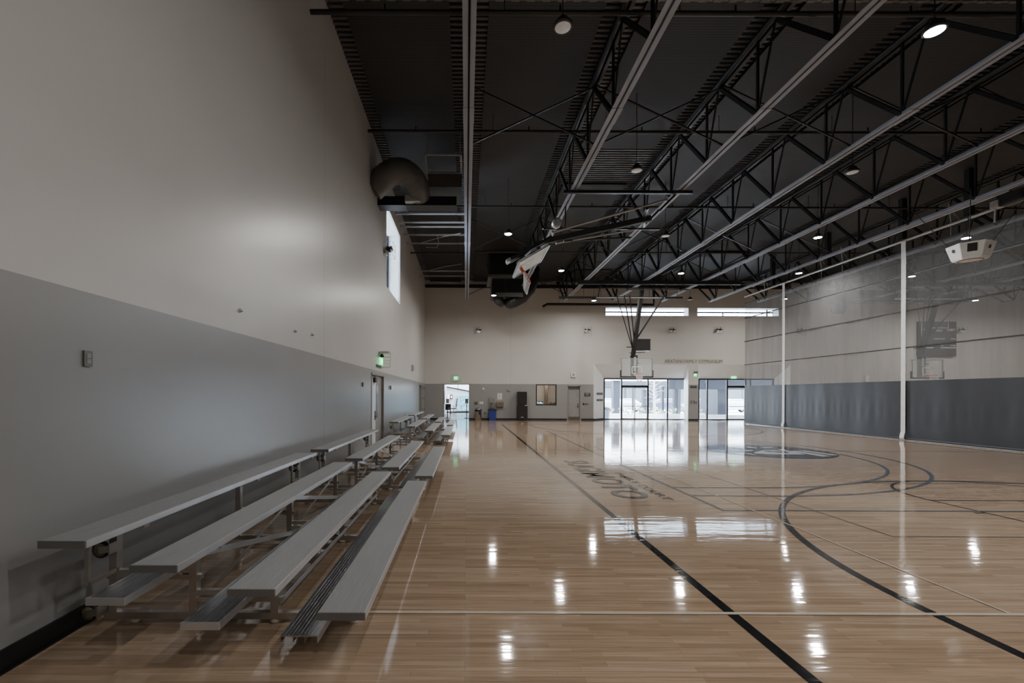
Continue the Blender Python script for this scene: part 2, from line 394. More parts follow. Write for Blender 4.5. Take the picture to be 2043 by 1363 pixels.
def text_mb(txt, width=None, height=None, bold=0.0, depth=0.0):
    cu = bpy.data.curves.new('t', 'FONT'); cu.body = txt; cu.size = 1; cu.offset = bold; cu.extrude = 0; cu.resolution_u = 4
    ob = bpy.data.objects.new('t', cu); COL.objects.link(ob)
    dg = bpy.context.evaluated_depsgraph_get(); me = bpy.data.meshes.new_from_object(ob.evaluated_get(dg))
    vs = [v.co.copy() for v in me.vertices]; fs = [tuple(p.vertices) for p in me.polygons]
    bpy.data.objects.remove(ob); bpy.data.curves.remove(cu); bpy.data.meshes.remove(me)
    x0 = min(v.x for v in vs); x1 = max(v.x for v in vs); y0 = min(v.y for v in vs); y1 = max(v.y for v in vs)
    sx = width/(x1-x0) if width else None; sy = height/(y1-y0) if height else None
    if sx is None: sx = sy
    if sy is None: sy = sx
    return [((v.x-x0)*sx, (v.y-y0)*sy) for v in vs], fs
def wall_text(txt, x0, z0, Y, width, height, name, m, parent, bold=0.0):    # on a surface facing -Y
    p, f = text_mb(txt, width, height, bold); mb = MB(); mb.add([(x0+a, Y, z0+b) for a, b in p], f); return mb.build(name, m, parent)

def letter_parts(txt, x0, z0, Y, width, height, m, parent, bold=0.0):     # each letter its own part
    p, f = text_mb(txt, width, height, bold); par = list(range(len(p)))
    def root(i):
        while par[i] != i: par[i] = par[par[i]]; i = par[i]
        return i
    for q in f:
        for i in q[1:]: par[root(i)] = root(q[0])
    comps = {}
    for q in f: comps.setdefault(root(q[0]), []).append(q)
    for k in sorted(comps, key=lambda k: min(p[i][0] for q in comps[k] for i in q)):
        ids = sorted({i for q in comps[k] for i in q}); ix = {i: n for n, i in enumerate(ids)}
        mb = MB(); mb.add([(x0+p[i][0], Y, z0+p[i][1]) for i in ids], [tuple(ix[i] for i in q) for q in comps[k]]); mb.build('letter', m, parent)
def holed(u0, u1, w0, w1, holes, emit):      # cut a rectangle into cells around rectangular holes
    us = sorted({u0, u1} | {h[i] for h in holes for i in (0, 1)}); ws = sorted({w0, w1} | {h[i] for h in holes for i in (2, 3)})
    for a, b in zip(us, us[1:]):
        run = None
        for c, d in zip(ws, ws[1:]):
            cu, cw = (a+b)/2, (c+d)/2
            hit = any(h[0] < cu < h[1] and h[2] < cw < h[3] for h in holes)
            if hit:
                if run: emit(a, b, *run); run = None
            else: run = (run[0], d) if run else (c, d)
        if run: emit(a, b, *run)

# ------------------------------------------------------------------ room shell
Y0, Y1, X0, X1, ZC = -4.0, 33.0, -3.0, 42.0, 10.1
fb = MB().box(X0-0.4, Y0-0.3, -0.2, X1+0.3, Y1+0.05, 0)
floor = struct(fb, 'floor', M['floor'])

w = MB(); LD = (14.4, 16.6, 0, 2.50); LS = (17.0, 20.5, 5.86, 8.92); LD2 = (29.0, 30.6, 0, 2.45)
holed(Y0-0.3, Y1+0.06, 0, 11, [LD, LS, LD2], lambda a, b, c, d: w.box(X0-0.06, a, c, X0, b, d))
struct(w, 'wall_left', M['wall_left'])
PA = (9.24, 16.11, 0, 4.07); PB = (16.83, 23.5, 0, 4.07); CA = (10.1, 16.1, 7.60, 8.17); CB = (16.76, 22.65, 7.60, 8.17)
LO = (-1.6, 0.22, 0, 2.56); OW = (5.07, 6.55, 1.08, 2.58); FD = (7.35, 8.3, 0, 2.50)
w = MB(); holed(X0-0.06, X1+0.3, 0, 11, [PA, PB, CA, CB, LO, OW, FD], lambda a, b, c, d: w.box(a, Y1, c, b, Y1+0.06, d))
struct(w, 'wall_far', M['wall_far'])
struct(MB().box(X1, Y0-0.3, 0, X1+0.2, Y1, 11), 'wall_right', M['wall_other'])
struct(MB().box(X0-0.06, Y0-0.2, 0, X1, Y0, 11), 'wall_near', M['wall_other'])
struct(MB().box(X0-0.3, Y0-0.3, 10.5, X1+0.3, Y1+0.3, 10.6), 'roof_slab', M['roof_out'])

# ribbed deck: trapezoid ribs running along X
d = MB(); per = 0.153; y = Y0; prof = []
while y < Y1:
    prof += [(y, 10.16), (y+0.045, 10.16), (y+0.065, 10.08), (y+0.133, 10.08)]; y += per
prof = [p for p in prof if p[0] <= Y1]
vs = [(X0, a, b) for a, b in prof] + [(X1, a, b) for a, b in prof]; n = len(prof)
d.add(vs, [(i, i+1, n+i+1, n+i) for i in range(n-1)])
struct(d, 'ceiling', M['deck'])
TX = [0.03 + 3.302*i for i in range(13)]
edges = [X0-0.05] + TX + [X1]
p = MB()
for i in range(len(edges)-1):
    a, b = edges[i]+0.42, edges[i+1]-0.42
    segs = [(Y0, Y1)]
    if i == 2: segs = [(Y0, 15.1), (17.7, Y1)]
    if i == 3: segs = [(Y0, 27.5), (29.8, Y1)]
    if i == 5: segs = [(Y0, 24.0), (26.0, Y1)]
    for s0, s1 in segs: p.box(a, s0, 10.0, b, s1, 10.075)
struct(p, 'ceiling_panel', M['panel'])

bb = MB()
for a, b in ((Y0, 14.4), (16.6, 29.0), (30.6, Y1)): bb.box(X0, a, 0, X0+0.02, b, 0.14).box(X0, a, 0, X0+0.05, b, 0.012)
struct(bb, 'baseboard_left', M['base'])
bb = MB()
for a, b in ((X0, -1.6), (0.22, 7.3), (8.35, 9.24), (16.11, 16.83), (23.5, X1)): bb.box(a, Y1-0.02, 0, b, Y1, 0.11)
struct(bb, 'baseboard_far', M['base'])

# left-wall slot window with a deep white reveal
ya, yb, za, zb = LS; xr = X0-0.55
t = MB().quad((X0-0.05, ya, za), (xr, ya, za), (xr, ya, zb), (X0-0.05, ya, zb)).quad((X0-0.05, yb, za), (xr, yb, za), (xr, yb, zb), (X0-0.05, yb, zb))
t.quad((X0-0.05, ya, za), (xr, ya, za), (xr, yb, za), (X0-0.05, yb, za)).quad((X0-0.05, ya, zb), (xr, ya, zb), (xr, yb, zb), (X0-0.05, yb, zb))
wn = struct(t, 'window_1', M['reveal'])
MB().box(xr-0.02, ya, za, xr, yb, zb).build('pane', M['glass'], wn)
fr = MB()
for yy in (ya, (ya+yb)/2, yb-0.05): fr.box(xr-0.04, yy, za, xr+0.03, yy+0.05, zb)
fr.build('window_frame', M['frame_dark'], wn)

# clerestory slots in the far wall
for k, (xa, xb, za, zb) in enumerate((CA, CB)):
    yr = Y1+0.7
    t = MB().quad((xa, Y1+0.05, za), (xa, yr, za), (xa, yr, zb), (xa, Y1+0.05, zb)).quad((xb, Y1+0.05, za), (xb, yr, za), (xb, yr, zb), (xb, Y1+0.05, zb))
    t.quad((xa, Y1+0.05, za), (xb, Y1+0.05, za), (xb, yr, za), (xa, yr, za)).quad((xa, Y1+0.05, zb), (xb, Y1+0.05, zb), (xb, yr, zb), (xa, yr, zb))
    wn = struct(t, 'window_%d' % (k+2), M['reveal'])
    MB().box(xa, yr, za, xb, yr+0.02, zb).build('pane', M['glass'], wn)
    fr = MB().box(xa, yr-0.07, zb-0.25, xb, yr+0.03, zb-0.16)
    if k == 1: fr.box(18.93, yr-0.05, za, 19.0, yr+0.03, zb-0.16).box(22.2, yr-0.05, za, 22.27, yr+0.03, zb)
    fr.build('window_frame', M['frame_dark'], wn)

# two glazed entrances set back behind splayed white reveals
YG = 34.0
def portal(xa, xb, ia, ib, name, right):
    z0, z1 = 4.07, 3.08
    t = MB().quad((xa, Y1, 0), (ia, YG, 0), (ia, YG, z1), (xa, Y1, z0)).quad((xb, Y1, 0), (ib, YG, 0), (ib, YG, z1), (xb, Y1, z0))
    t.quad((xa, Y1, z0), (xb, Y1, z0), (ib, YG, z1), (ia, YG, z1))
    return struct(t, name, M['splay'])
portal(9.24, 16.11, 10.30, 16.28, 'trim_1', False)
portal(16.83, 23.5, 16.95, 23.0, 'trim_2', True)
struct(MB().quad((9.24, Y1, 0.0), (23.5, Y1, 0.0), (23.0, YG+0.1, 0.001), (10.3, YG+0.1, 0.001)), 'floor_entrance', M['lobby_floor'])
bb = MB().bar((9.25, Y1-0.01, 0.05), (10.3, YG-0.03, 0.05), 0.02, 0.10)
struct(bb, 'baseboard_entrance', M['base'])

def glazing(name, xs, door_span, x_end):
    fr = MB(); z1 = 3.06
    fr.box(xs[0]-0.04, YG-0.05, z1-0.07, x_end, YG+0.05, z1+0.02).box(xs[0]-0.04, YG-0.05, 0, x_end, YG+0.05, 0.07)
    for x in xs: fr.box(x-0.045, YG-0.06, 0, x+0.045, YG+0.05, z1)
    a, b = door_span
    fr.box(a, YG-0.06, 2.42, b, YG+0.06, 2.56)
    o = struct(fr, name, M['frame_dark'])
    pn = MB().box(xs[0], YG, 0.06, x_end, YG+0.012, z1); pn.build('pane', M['glass'], o)
    return o
gx = [at(x, 800, YG)[0] for x in (1205.2, 1239.5, 1292.5, 1331.5)]
wA = glazing('window_4', gx, (gx[1], gx[2]), 16.28)
gx2 = [at(x, 800, YG)[0] for x in (1393.5, 1410.5, 1450, 1487)] + [21.2, 22.9]
wB = glazing('window_5', gx2, (gx2[2], gx2[3]), 23.0)
# glass door leaves inside each entrance
def leaf(name, a, b, lab):
    o = MB()
    o.box(a, YG-0.02, 0.03, a+0.04, YG+0.02, 2.42).box(b-0.04, YG-0.02, 0.03, b, YG+0.02, 2.42).box(a, YG-0.02, 0.03, b, YG+0.02, 0.1).box(a, YG-0.02, 2.36, b, YG+0.02, 2.42)
    ob = struct(o, name, M['reveal'])
    MB().box(a+0.05, YG-0.1, 0.98, b-0.05, YG-0.06, 1.03).bar((a+0.1, YG-0.06, 1.0), (a+0.1, YG-0.02, 1.0), 0.03).bar((b-0.1, YG-0.06, 1.0), (b-0.1, YG-0.02, 1.0), 0.03).build('push_bar', M['stainless'], ob)
    return ob
leaf('door_4', gx[1]+0.05, (gx[1]+gx[2])/2, ''); leaf('door_5', (gx[1]+gx[2])/2+0.01, gx[2]-0.05, '')
leaf('door_6', gx2[2]+0.05, gx2[3]-0.05, '')

# ------------------------------------------------------------------ doors on the left wall and far wall
xd = X0-0.09
fr = MB().box(X0-0.25, 14.4, 2.44, X0+0.012, 16.6, 2.5).box(X0-0.25, 14.4, 0, X0+0.012, 14.46, 2.5).box(X0-0.25, 16.5, 0, X0+0.012, 16.6, 2.5)
fr.box(X0-0.33, 14.3, 0, X0-0.27, 16.7, 2.6)
df = struct(fr, 'door_1', M['door_frame'])
lf = MB().box(xd-0.03, 14.47, 0.01, xd+0.02, 15.46, 2.43).build('door_leaf', M['door_daylit'], df)
MB().box(xd+0.02, 15.0, 2.2, xd+0.1, 15.3, 2.36).bar((xd+0.08, 15.1, 2.38), (xd+0.05, 14.7, 2.42), 0.03).build('door_closer', M['black'], lf)
MB().box(xd+0.02, 15.28, 0.95, xd+0.035, 15.38, 1.25).tube([(xd+0.03, 15.33, 1.05), (xd+0.09, 15.33, 1.05), (xd+0.09, 15.2, 1.05)], 0.012).build('door_lock', M['black'], lf)
lf2 = MB().box(xd-0.03, 15.5, 0.01, xd+0.02, 16.49, 2.43).build('door_leaf', M['door_grey'], df)
MB().box(xd+0.018, 15.6, 1.0, xd+0.026, 15.78, 2.1).build('vision_pane', M['car_glass'], lf2)

fr = MB().box(X0-0.2, 29.0, 2.40, X0+0.012, 30.6, 2.45).box(X0-0.2, 29.0, 0, X0+0.012, 29.06, 2.45).box(X0-0.2, 30.5, 0, X0+0.012, 30.6, 2.45).box(X0-0.3, 28.9, 0, X0-0.22, 30.7, 2.55)
df = struct(fr, 'door_2', M['door_frame'])
lf = MB().box(X0-0.21, 29.07, 0.01, X0-0.16, 30.49, 2.39).build('door_leaf', M['door_brown'], df)
MB().tube([(X0-0.16, 29.2, 1.0), (X0-0.09, 29.2, 1.0), (X0-0.09, 29.34, 1.0)], 0.012).build('door_handle', M['stainless'], lf)

fr = MB().box(7.35, Y1-0.012, 2.44, 8.3, Y1+0.14, 2.5).box(7.35, Y1-0.012, 0, 7.41, Y1+0.14, 2.5).box(8.24, Y1-0.012, 0, 8.3, Y1+0.14, 2.5).box(7.2, Y1+0.18, -0.2, 8.45, Y1+0.24, 2.6).box(7.2, Y1+0.05, -0.2, 8.45, Y1+0.2, 0.002).box(7.2, Y1+0.06, -0.2, 7.3, Y1+0.24, 2.6).box(8.35, Y1+0.06, -0.2, 8.45, Y1+0.24, 2.6).box(7.2, Y1+0.06, 2.52, 8.45, Y1+0.24, 2.6)  # includes unseen backing boxes that keep outside light from leaking in
df = struct(fr, 'door_3', M['door_frame'])
lf = MB().box(7.42, Y1+0.07, 0.01, 8.23, Y1+0.12, 2.2).build('door_leaf', M['door_grey'], df)
MB().box(7.42, Y1+0.09, 2.21, 8.23, Y1+0.12, 2.43).build('transom_panel', M['grey_plate'], df)
MB().box(7.44, Y1+0.06, 0.03, 8.21, Y1+0.071, 0.24).build('kick_plate', M['kick'], lf)
MB().box(8.08, Y1+0.055, 0.92, 8.17, Y1+0.071, 1.2).tube([(8.12, Y1+0.07, 1.0), (8.12, Y1+0.0, 1.0), (7.98, Y1+0.0, 1.0)], 0.013).build('door_handle', M['stainless'], lf)

# lobby opening trim and the lobby itself
struct(MB().box(-1.66, Y1-0.012, 0, -1.6, Y1+0.2, 2.6).box(0.2, Y1-0.012, 0, 0.27, Y1+0.2, 2.6).box(-1.66, Y1-0.012, 2.54, 0.27, Y1+0.2, 2.6), 'trim_3', M['door_frame'])
struct(MB().box(-2.2, Y1+0.03, -0.2, 4.2, 45.2, 0.001), 'floor_lobby', M['lobby_floor'])
struct(MB().box(-1.66, Y1-0.02, 0.0, 0.27, Y1+0.08, 0.006), 'trim_4', M['base'])
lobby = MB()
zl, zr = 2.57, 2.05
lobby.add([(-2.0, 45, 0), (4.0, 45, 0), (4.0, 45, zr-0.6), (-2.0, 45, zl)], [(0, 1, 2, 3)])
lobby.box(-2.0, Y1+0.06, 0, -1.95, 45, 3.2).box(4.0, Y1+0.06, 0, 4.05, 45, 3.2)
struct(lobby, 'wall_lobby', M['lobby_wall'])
struct(MB().box(-2.1, Y1+0.06, 3.2, 4.1, 42.5, 3.3), 'ceiling_lobby', M['lobby_wall'])
struct(MB().bar((-2.0, 44.97, zl+0.03), (4.0, 44.97, zr-0.57), 0.04, 0.10), 'trim_5', M['frame_dark'])
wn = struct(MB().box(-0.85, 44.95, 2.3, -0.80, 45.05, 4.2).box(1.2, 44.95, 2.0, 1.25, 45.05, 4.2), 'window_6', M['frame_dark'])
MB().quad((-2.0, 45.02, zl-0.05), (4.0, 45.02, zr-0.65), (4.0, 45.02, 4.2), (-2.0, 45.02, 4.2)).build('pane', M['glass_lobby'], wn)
struct(MB().box(-1.95, 44.95, 0.0, 4.0, 44.99, 0.16), 'baseboard_lobby', M['base'])

a = at(912, 789, 44.9); b = at(912, 820, 44.9)
solo(MB().box(a[0], 44.90, b[2], a[0]+3.0, 44.97, a[2]), 'wall_artwork', M['art'], 'large pale blue abstract artwork on the white lobby wall', 'artwork')
a = at(898, 787.6, 44.9); b = at(902.8, 796.2, 44.9)
pf = solo(MB().box(a[0], 44.92, b[2], b[0], 44.98, a[2]), 'picture_frame', M['frame_dark'], 'small dark framed picture on the lobby wall left of the blue artwork', 'picture frame')
MB().box(a[0]+0.06, 44.91, b[2]+0.08, b[0]-0.06, 44.925, a[2]-0.08).build('picture', M['paper'], pf)
a = at(892.5, 787.6, 44.9); b = at(897.2, 796.2, 44.9)
solo(MB().box(a[0], 44.95, b[2], b[0], 44.985, a[2]), 'wall_notice', M['paper'], 'pale paper notice beside the small dark frame in the lobby', 'notice')
a = at(888.6, 780, 38.0); b = at(888.6, 806, 38.0)
solo(MB().box(-1.94, 37.7, b[2], -1.80, 38.3, a[2]).box(-1.94, 37.75, a[2], -1.84, 38.25, a[2]+0.03), 'wall_banner', M['red'], 'narrow dark red banner on the left lobby wall', 'banner')

def stanchion(px, lab):
    x, y_, _ = at(px, 835, 34.9); r = thing('sign_stanchion', (x, 34.9, 0), lab, 'stanchion', 'sign stanchions in the lobby doorway')
    MB().lathe([(0.24, 0.002), (0.24, 0.02), (0.05, 0.04), (0.03, 0.06)], (x, 34.9, 0)).build('base', M['black'], r)
    MB().tube([(x, 34.9, 0.05), (x, 34.9, 1.12)], 0.035).build('post', M['black'], r)
    s = MB().box(x-0.12, 34.86, 1.14, x+0.12, 34.88, 1.50).build('sign_plate', M['paper'], r)
    t = MB()
    for k in range(4): t.box(x-0.09, 34.855, 1.2+0.07*k, x+0.09-0.03*(k % 2), 34.859, 1.225+0.07*k)
    t.build('print', M['sign_text'], s); return r
stanchion(892.6, 'black stanchion with paper sign at the left of the lobby doorway')
stanchion(931.0, 'black stanchion with paper sign at the right of the lobby doorway')

# office chair and desk deep in the lobby
cx, cy = at(904.8, 815, 43)[0], 43.0
ch = thing('office_chair', (cx, cy, 0), 'black office chair by the desk in the lobby', 'chair')
MB().box(cx-0.26, cy-0.25, 0.46, cx+0.26, cy+0.25, 0.55).build('seat', M['black'], ch, bevel=0.03)
MB().bar((cx+0.24, cy, 0.62), (cx+0.36, cy, 1.45), 0.42, 0.07, (1, 0, 0)).build('backrest', M['black'], ch)
MB().tube([(cx, cy, 0.1), (cx, cy, 0.46)], 0.03).build('post', M['black'], ch)
bs = MB()
for k in range(5): bs.bar((cx, cy, 0.1), (cx+0.3*math.cos(k*1.257), cy+0.3*math.sin(k*1.257), 0.06), 0.05)
bs.build('base', M['black'], ch)
for s_ in (-1, 1): MB().tube([(cx+0.05, cy+0.27*s_, 0.5), (cx+0.05, cy+0.29*s_, 0.72), (cx-0.15, cy+0.29*s_, 0.73)], 0.02).build('armrest', M['black'], ch)
dx = cx-0.55
dk = thing('lobby_desk', (dx, cy, 0), 'dark desk at the left of the lobby beside the office chair', 'desk')
MB().box(dx-0.33, cy-0.5, 0.92, dx+0.3, cy+0.5, 0.98).build('top', M['white_plastic'], dk)
MB().box(dx-0.3, cy+0.3, 0.35, dx+0.27, cy+0.36, 0.92).build('panel', M['black'], dk)
for sx in (-0.29, 0.26):
    for sy in (-0.44, 0.44): MB().box(dx+sx-0.03, cy+sy-0.03, 0.002, dx+sx+0.03, cy+sy+0.03, 0.92).build('leg', M['black'], dk)

# office behind the window in the far wall
o = MB().box(4.0, Y1+3, 0, 8.6, Y1+3.05, 3).box(4.0, Y1+0.25, 0, 4.05, Y1+3, 3).box(8.55, Y1+0.25, 0, 8.6, Y1+3, 3).box(4.0, Y1+0.2, 2.95, 8.6, Y1+3, 3.0).box(4.0, Y1+0.2, 0, 8.6, Y1+3, 0.02)
struct(o, 'wall_office', M['office_wall'])
xa, xb, za, zb = OW; fr = MB()
fr.box(xa, Y1-0.03, za, xb, Y1+0.12, za+0.06).box(xa, Y1-0.03, zb-0.06, xb, Y1+0.12, zb).box(xa, Y1-0.03, za, xa+0.06, Y1+0.12, zb).box(xb-0.06, Y1-0.03, za, xb, Y1+0.12, zb)
wn = struct(fr, 'window_7', M['black'])
MB().box(xa+0.05, Y1+0.03, za+0.05, xb-0.05, Y1+0.04, zb-0.05).build('pane', M['glass_office'], wn)
solo(MB().box(6.1, Y1+2.2, 0.02, 6.35, Y1+2.45, 2.95).box(6.06, Y1+2.16, 0.02, 6.39, Y1+2.49, 0.14), 'office_column', M['office_brown'], 'brown column inside the office behind the window', 'column')
solo(MB().box(5.2, Y1+2.94, 1.75, 5.42, Y1+2.99, 2.05).box(5.22, Y1+2.93, 1.77, 5.40, Y1+2.945, 2.03), 'pinned_picture', M['office_brown'], 'dark picture pinned up inside the office behind the window', 'picture')
solo(MB().box(6.42, Y1+2.9, 2.15, 6.5, Y1+2.98, 2.75).box(6.44, Y1+2.88, 2.2, 6.48, Y1+2.9, 2.7), 'wall_fixture', M['black'], 'narrow dark fixture high on the office wall behind the window', 'fixture')
solo(MB().tube([(4.7, Y1+1.5, 2.93), (6.0, Y1+1.5, 2.93)], 0.03).lathe([(0.12, 2.78), (0.12, 2.9), (0.03, 2.93)], (5.8, Y1+1.5, 0)), 'ceiling_fixture', M['grey_plate'], 'grey track fixture under the office ceiling behind the window', 'light fixture')
ck = solo(MB().box(5.13, Y1+0.06, 1.14, 5.58, Y1+0.14, 1.36), 'digital_clock', M['clock_body'], 'digital clock with glowing blue white digits in the office window corner', 'clock')
wall_text('11:01', 5.16, 1.17, Y1+0.056, 0.33, 0.15, 'digits', M['digit'], ck, 0.02)
wall_text('5', 5.51, 1.17, Y1+0.056, 0.045, 0.08, 'small_digit', M['digit'], ck, 0.02)
names = ['leftmost', 'second from the left', 'third from the left', 'third from the right', 'second from the right', 'rightmost']
for k in range(6):
    x = 6.04 + 0.085*k; hh = 0.13 + 0.02*(k % 3)
    bt = solo(MB().lathe([(0.028, 1.142), (0.03, 1.15), (0.03, 1.142+hh*0.6), (0.012, 1.142+hh*0.8), (0.012, 1.142+hh)], (x, Y1+0.085, 0), 10), 'bottle', M['office_brown'],
         'small dark bottle on the office window ledge, %s of six' % names[k], 'bottle', 'bottles on the office window ledge')

# ------------------------------------------------------------------ court markings (paint: part of the floor)
LZ = 0.002
def stripe(pts, wd, m, closed=False, z=LZ, name='court_line'):
    pts = [Vector((p[0], p[1])) for p in pts]; N = len(pts); L = []; Rr = []
    for i, p in enumerate(pts):
        if closed: d_ = pts[(i+1) % N] - pts[i-1]
        else: d_ = pts[min(i+1, N-1)] - pts[max(i-1, 0)]
        d_.normalize(); nn = Vector((-d_.y, d_.x))*wd/2; L.append(p+nn); Rr.append(p-nn)
    mb = MB(); vs = [(q.x, q.y, z) for q in L] + [(q.x, q.y, z) for q in Rr]
    fs = [(i, (i+1) % N, N+(i+1) % N, N+i) for i in range(N if closed else N-1)]
    mb.add(vs, fs); return mb.build(name, m, floor)
def arc(cx, cy, r, a0, a1, n=64): return [(cx+r*math.cos(math.radians(a0+(a1-a0)*i/n)), cy+r*math.sin(math.radians(a0+(a1-a0)*i/n))) for i in range(n+1)]
CX, CY, HB = 9.9, 14.95, 3.70; FB = 2*CY-HB
for off in (0, 17.2):
    c = CX+off; xl = 2.2+off; xr_ = 2*c-xl
    if off == 0:
        stripe([(xl, 2.1), (xl, 2*CY-2.1)], 0.09, M['mk_black']); stripe([(xr_, 2.1), (xr_, 2*CY-2.1)], 0.09, M['mk_black'])
        stripe([(xl-0.04, 2.1), (xr_+0.04, 2.1)], 0.09, M['mk_black'], z=0.0024); stripe([(xl-0.04, 2*CY-2.1), (xr_+0.04, 2*CY-2.1)], 0.09, M['mk_black'], z=0.0024)
        stripe([(xl+0.05, CY), (c-1.8, CY)], 0.05, M['mk_grey']); stripe([(c+1.8, CY), (xr_-0.05, CY)], 0.05, M['mk_grey'])
        # near and far three-point lines, lanes and free-throw circles
        stripe([(c+6.02, 2.15)] + arc(c, HB, 6.02, 0, 180, 90) + [(c-6.02, 2.15)], 0.09, M['mk_black'], z=0.0028)
        stripe([(c-6.02, 2*CY-2.15)] + arc(c, FB, 6.02, 180, 360, 90) + [(c+6.02, 2*CY-2.15)], 0.09, M['mk_black'], z=0.0028)
        for sgn, base in ((1, 2.15), (-1, 2*CY-2.15)):
            ft = base + sgn*5.75
            stripe([(c-1.83, base), (c-1.83, ft)], 0.05, M['mk_black']); stripe([(c+1.83, base), (c+1.83, ft)], 0.05, M['mk_black'])
            stripe([(c-1.8, ft), (c+1.8, ft)], 0.05, M['mk_black'])
            stripe(arc(c, ft, 1.83, 0, 180*sgn, 40), 0.05, M['mk_black'], z=0.0032)
            for q in (2.0, 3.0, 4.0, 4.9):
                for sx in (-1, 1): stripe([(c+sx*1.86, base+sgn*q), (c+sx*2.02, base+sgn*q)], 0.05, M['mk_black'])
# cross court in blue-grey
stripe([(4.05, 7.15), (4.05, 22.75)], 0.055, M['mk_blue'], z=0.0036)
stripe([(4.02, 7.15), (17.6, 7.15)], 0.055, M['mk_blue'], z=0.0040); stripe([(4.02, 22.75), (17.6, 22.75)], 0.055, M['mk_blue'], z=0.0040)
for rr in (6.75, 6.02):
    stripe([(4.07, CY-rr)] + arc(5.65, CY, rr, -90, 90, 90) + [(4.07, CY+rr)], 0.07, M['mk_blue'], z=0.0044)
# thin volleyball / badminton lines
stripe([(-0.95, 3.76), (17.9, 3.76)], 0.042, M['mk_white'], z=0.0048); stripe([(4.52, 3.78), (4.52, 23.0)], 0.026, M['mk_white'], z=0.0052)
stripe([(5.48, 5.84), (5.48, 21.0)], 0.02, M['mk_grey'], z=0.0056); stripe([(5.48, 5.84), (14.5, 5.84)], 0.02, M['mk_grey'], z=0.0058)
stripe([(8.5, 9.45), (17.4, 9.45)], 0.03, M['mk_grey'], z=0.0056)
# centre logo: dark disc with pale angular strokes
dsk = MB(); N = 72; pts = arc(CX, CY, 1.83, 0, 360, N)[:-1]
dsk.add([(x, y, 0.006) for x, y in pts], [tuple(range(N))])
lg = dsk.build('centre_logo', M['mk_logo'], floor); lg['label'] = 'charcoal round centre court emblem with pale angular strokes'
strokes = [[(440,362),(560,335),(760,330),(600,345),(560,352),(870,372),(940,372),(750,318),(830,318),(1135,392),(620,388),(440,375)],
           [(870,338),(1000,340),(1495,415),(1370,420)], [(1020,334),(1130,336),(1580,398),(1500,404)],
           [(515,288),(700,290),(690,300),(580,306)], [(345,280),(470,296),(480,308),(340,300)], [(270,330),(430,332),(430,346),(330,345)],
           [(640,340),(800,340),(830,352),(700,352)], [(300,372),(400,378),(480,402),(330,385)]]
lm = MB()
for st in strokes:
    q = [fl(1440+x/6.81, 850+y/6.81) for x, y in st]
    lm.add([(x, y, 0.0085) for x, y in q], [tuple(range(len(q)))])
lm.build('emblem_strokes', M['mk_logo_white'], lg)
# lettering running down the sideline, tops toward +X
def floor_text(txt, ya, yb_, xa, xb, m, name, bold):
    p, f = text_mb(txt, ya-yb_, xb-xa, bold); mb = MB()
    mb.add([(xa+b_, ya-a_, 0.005) for a_, b_ in p], f); return mb.build(name, m, floor)
o = floor_text('SUGIMOTO', 12.55, 7.95, 2.66, 3.30, M['mk_letter'], 'floor_lettering', 0.018); o['label'] = 'large grey letters painted along the sideline'
o = floor_text('FAMILY COURT', 10.6, 7.85, 3.44, 3.60, M['mk_letter'], 'floor_lettering', 0.015); o['label'] = 'small grey letters painted beside the large ones'

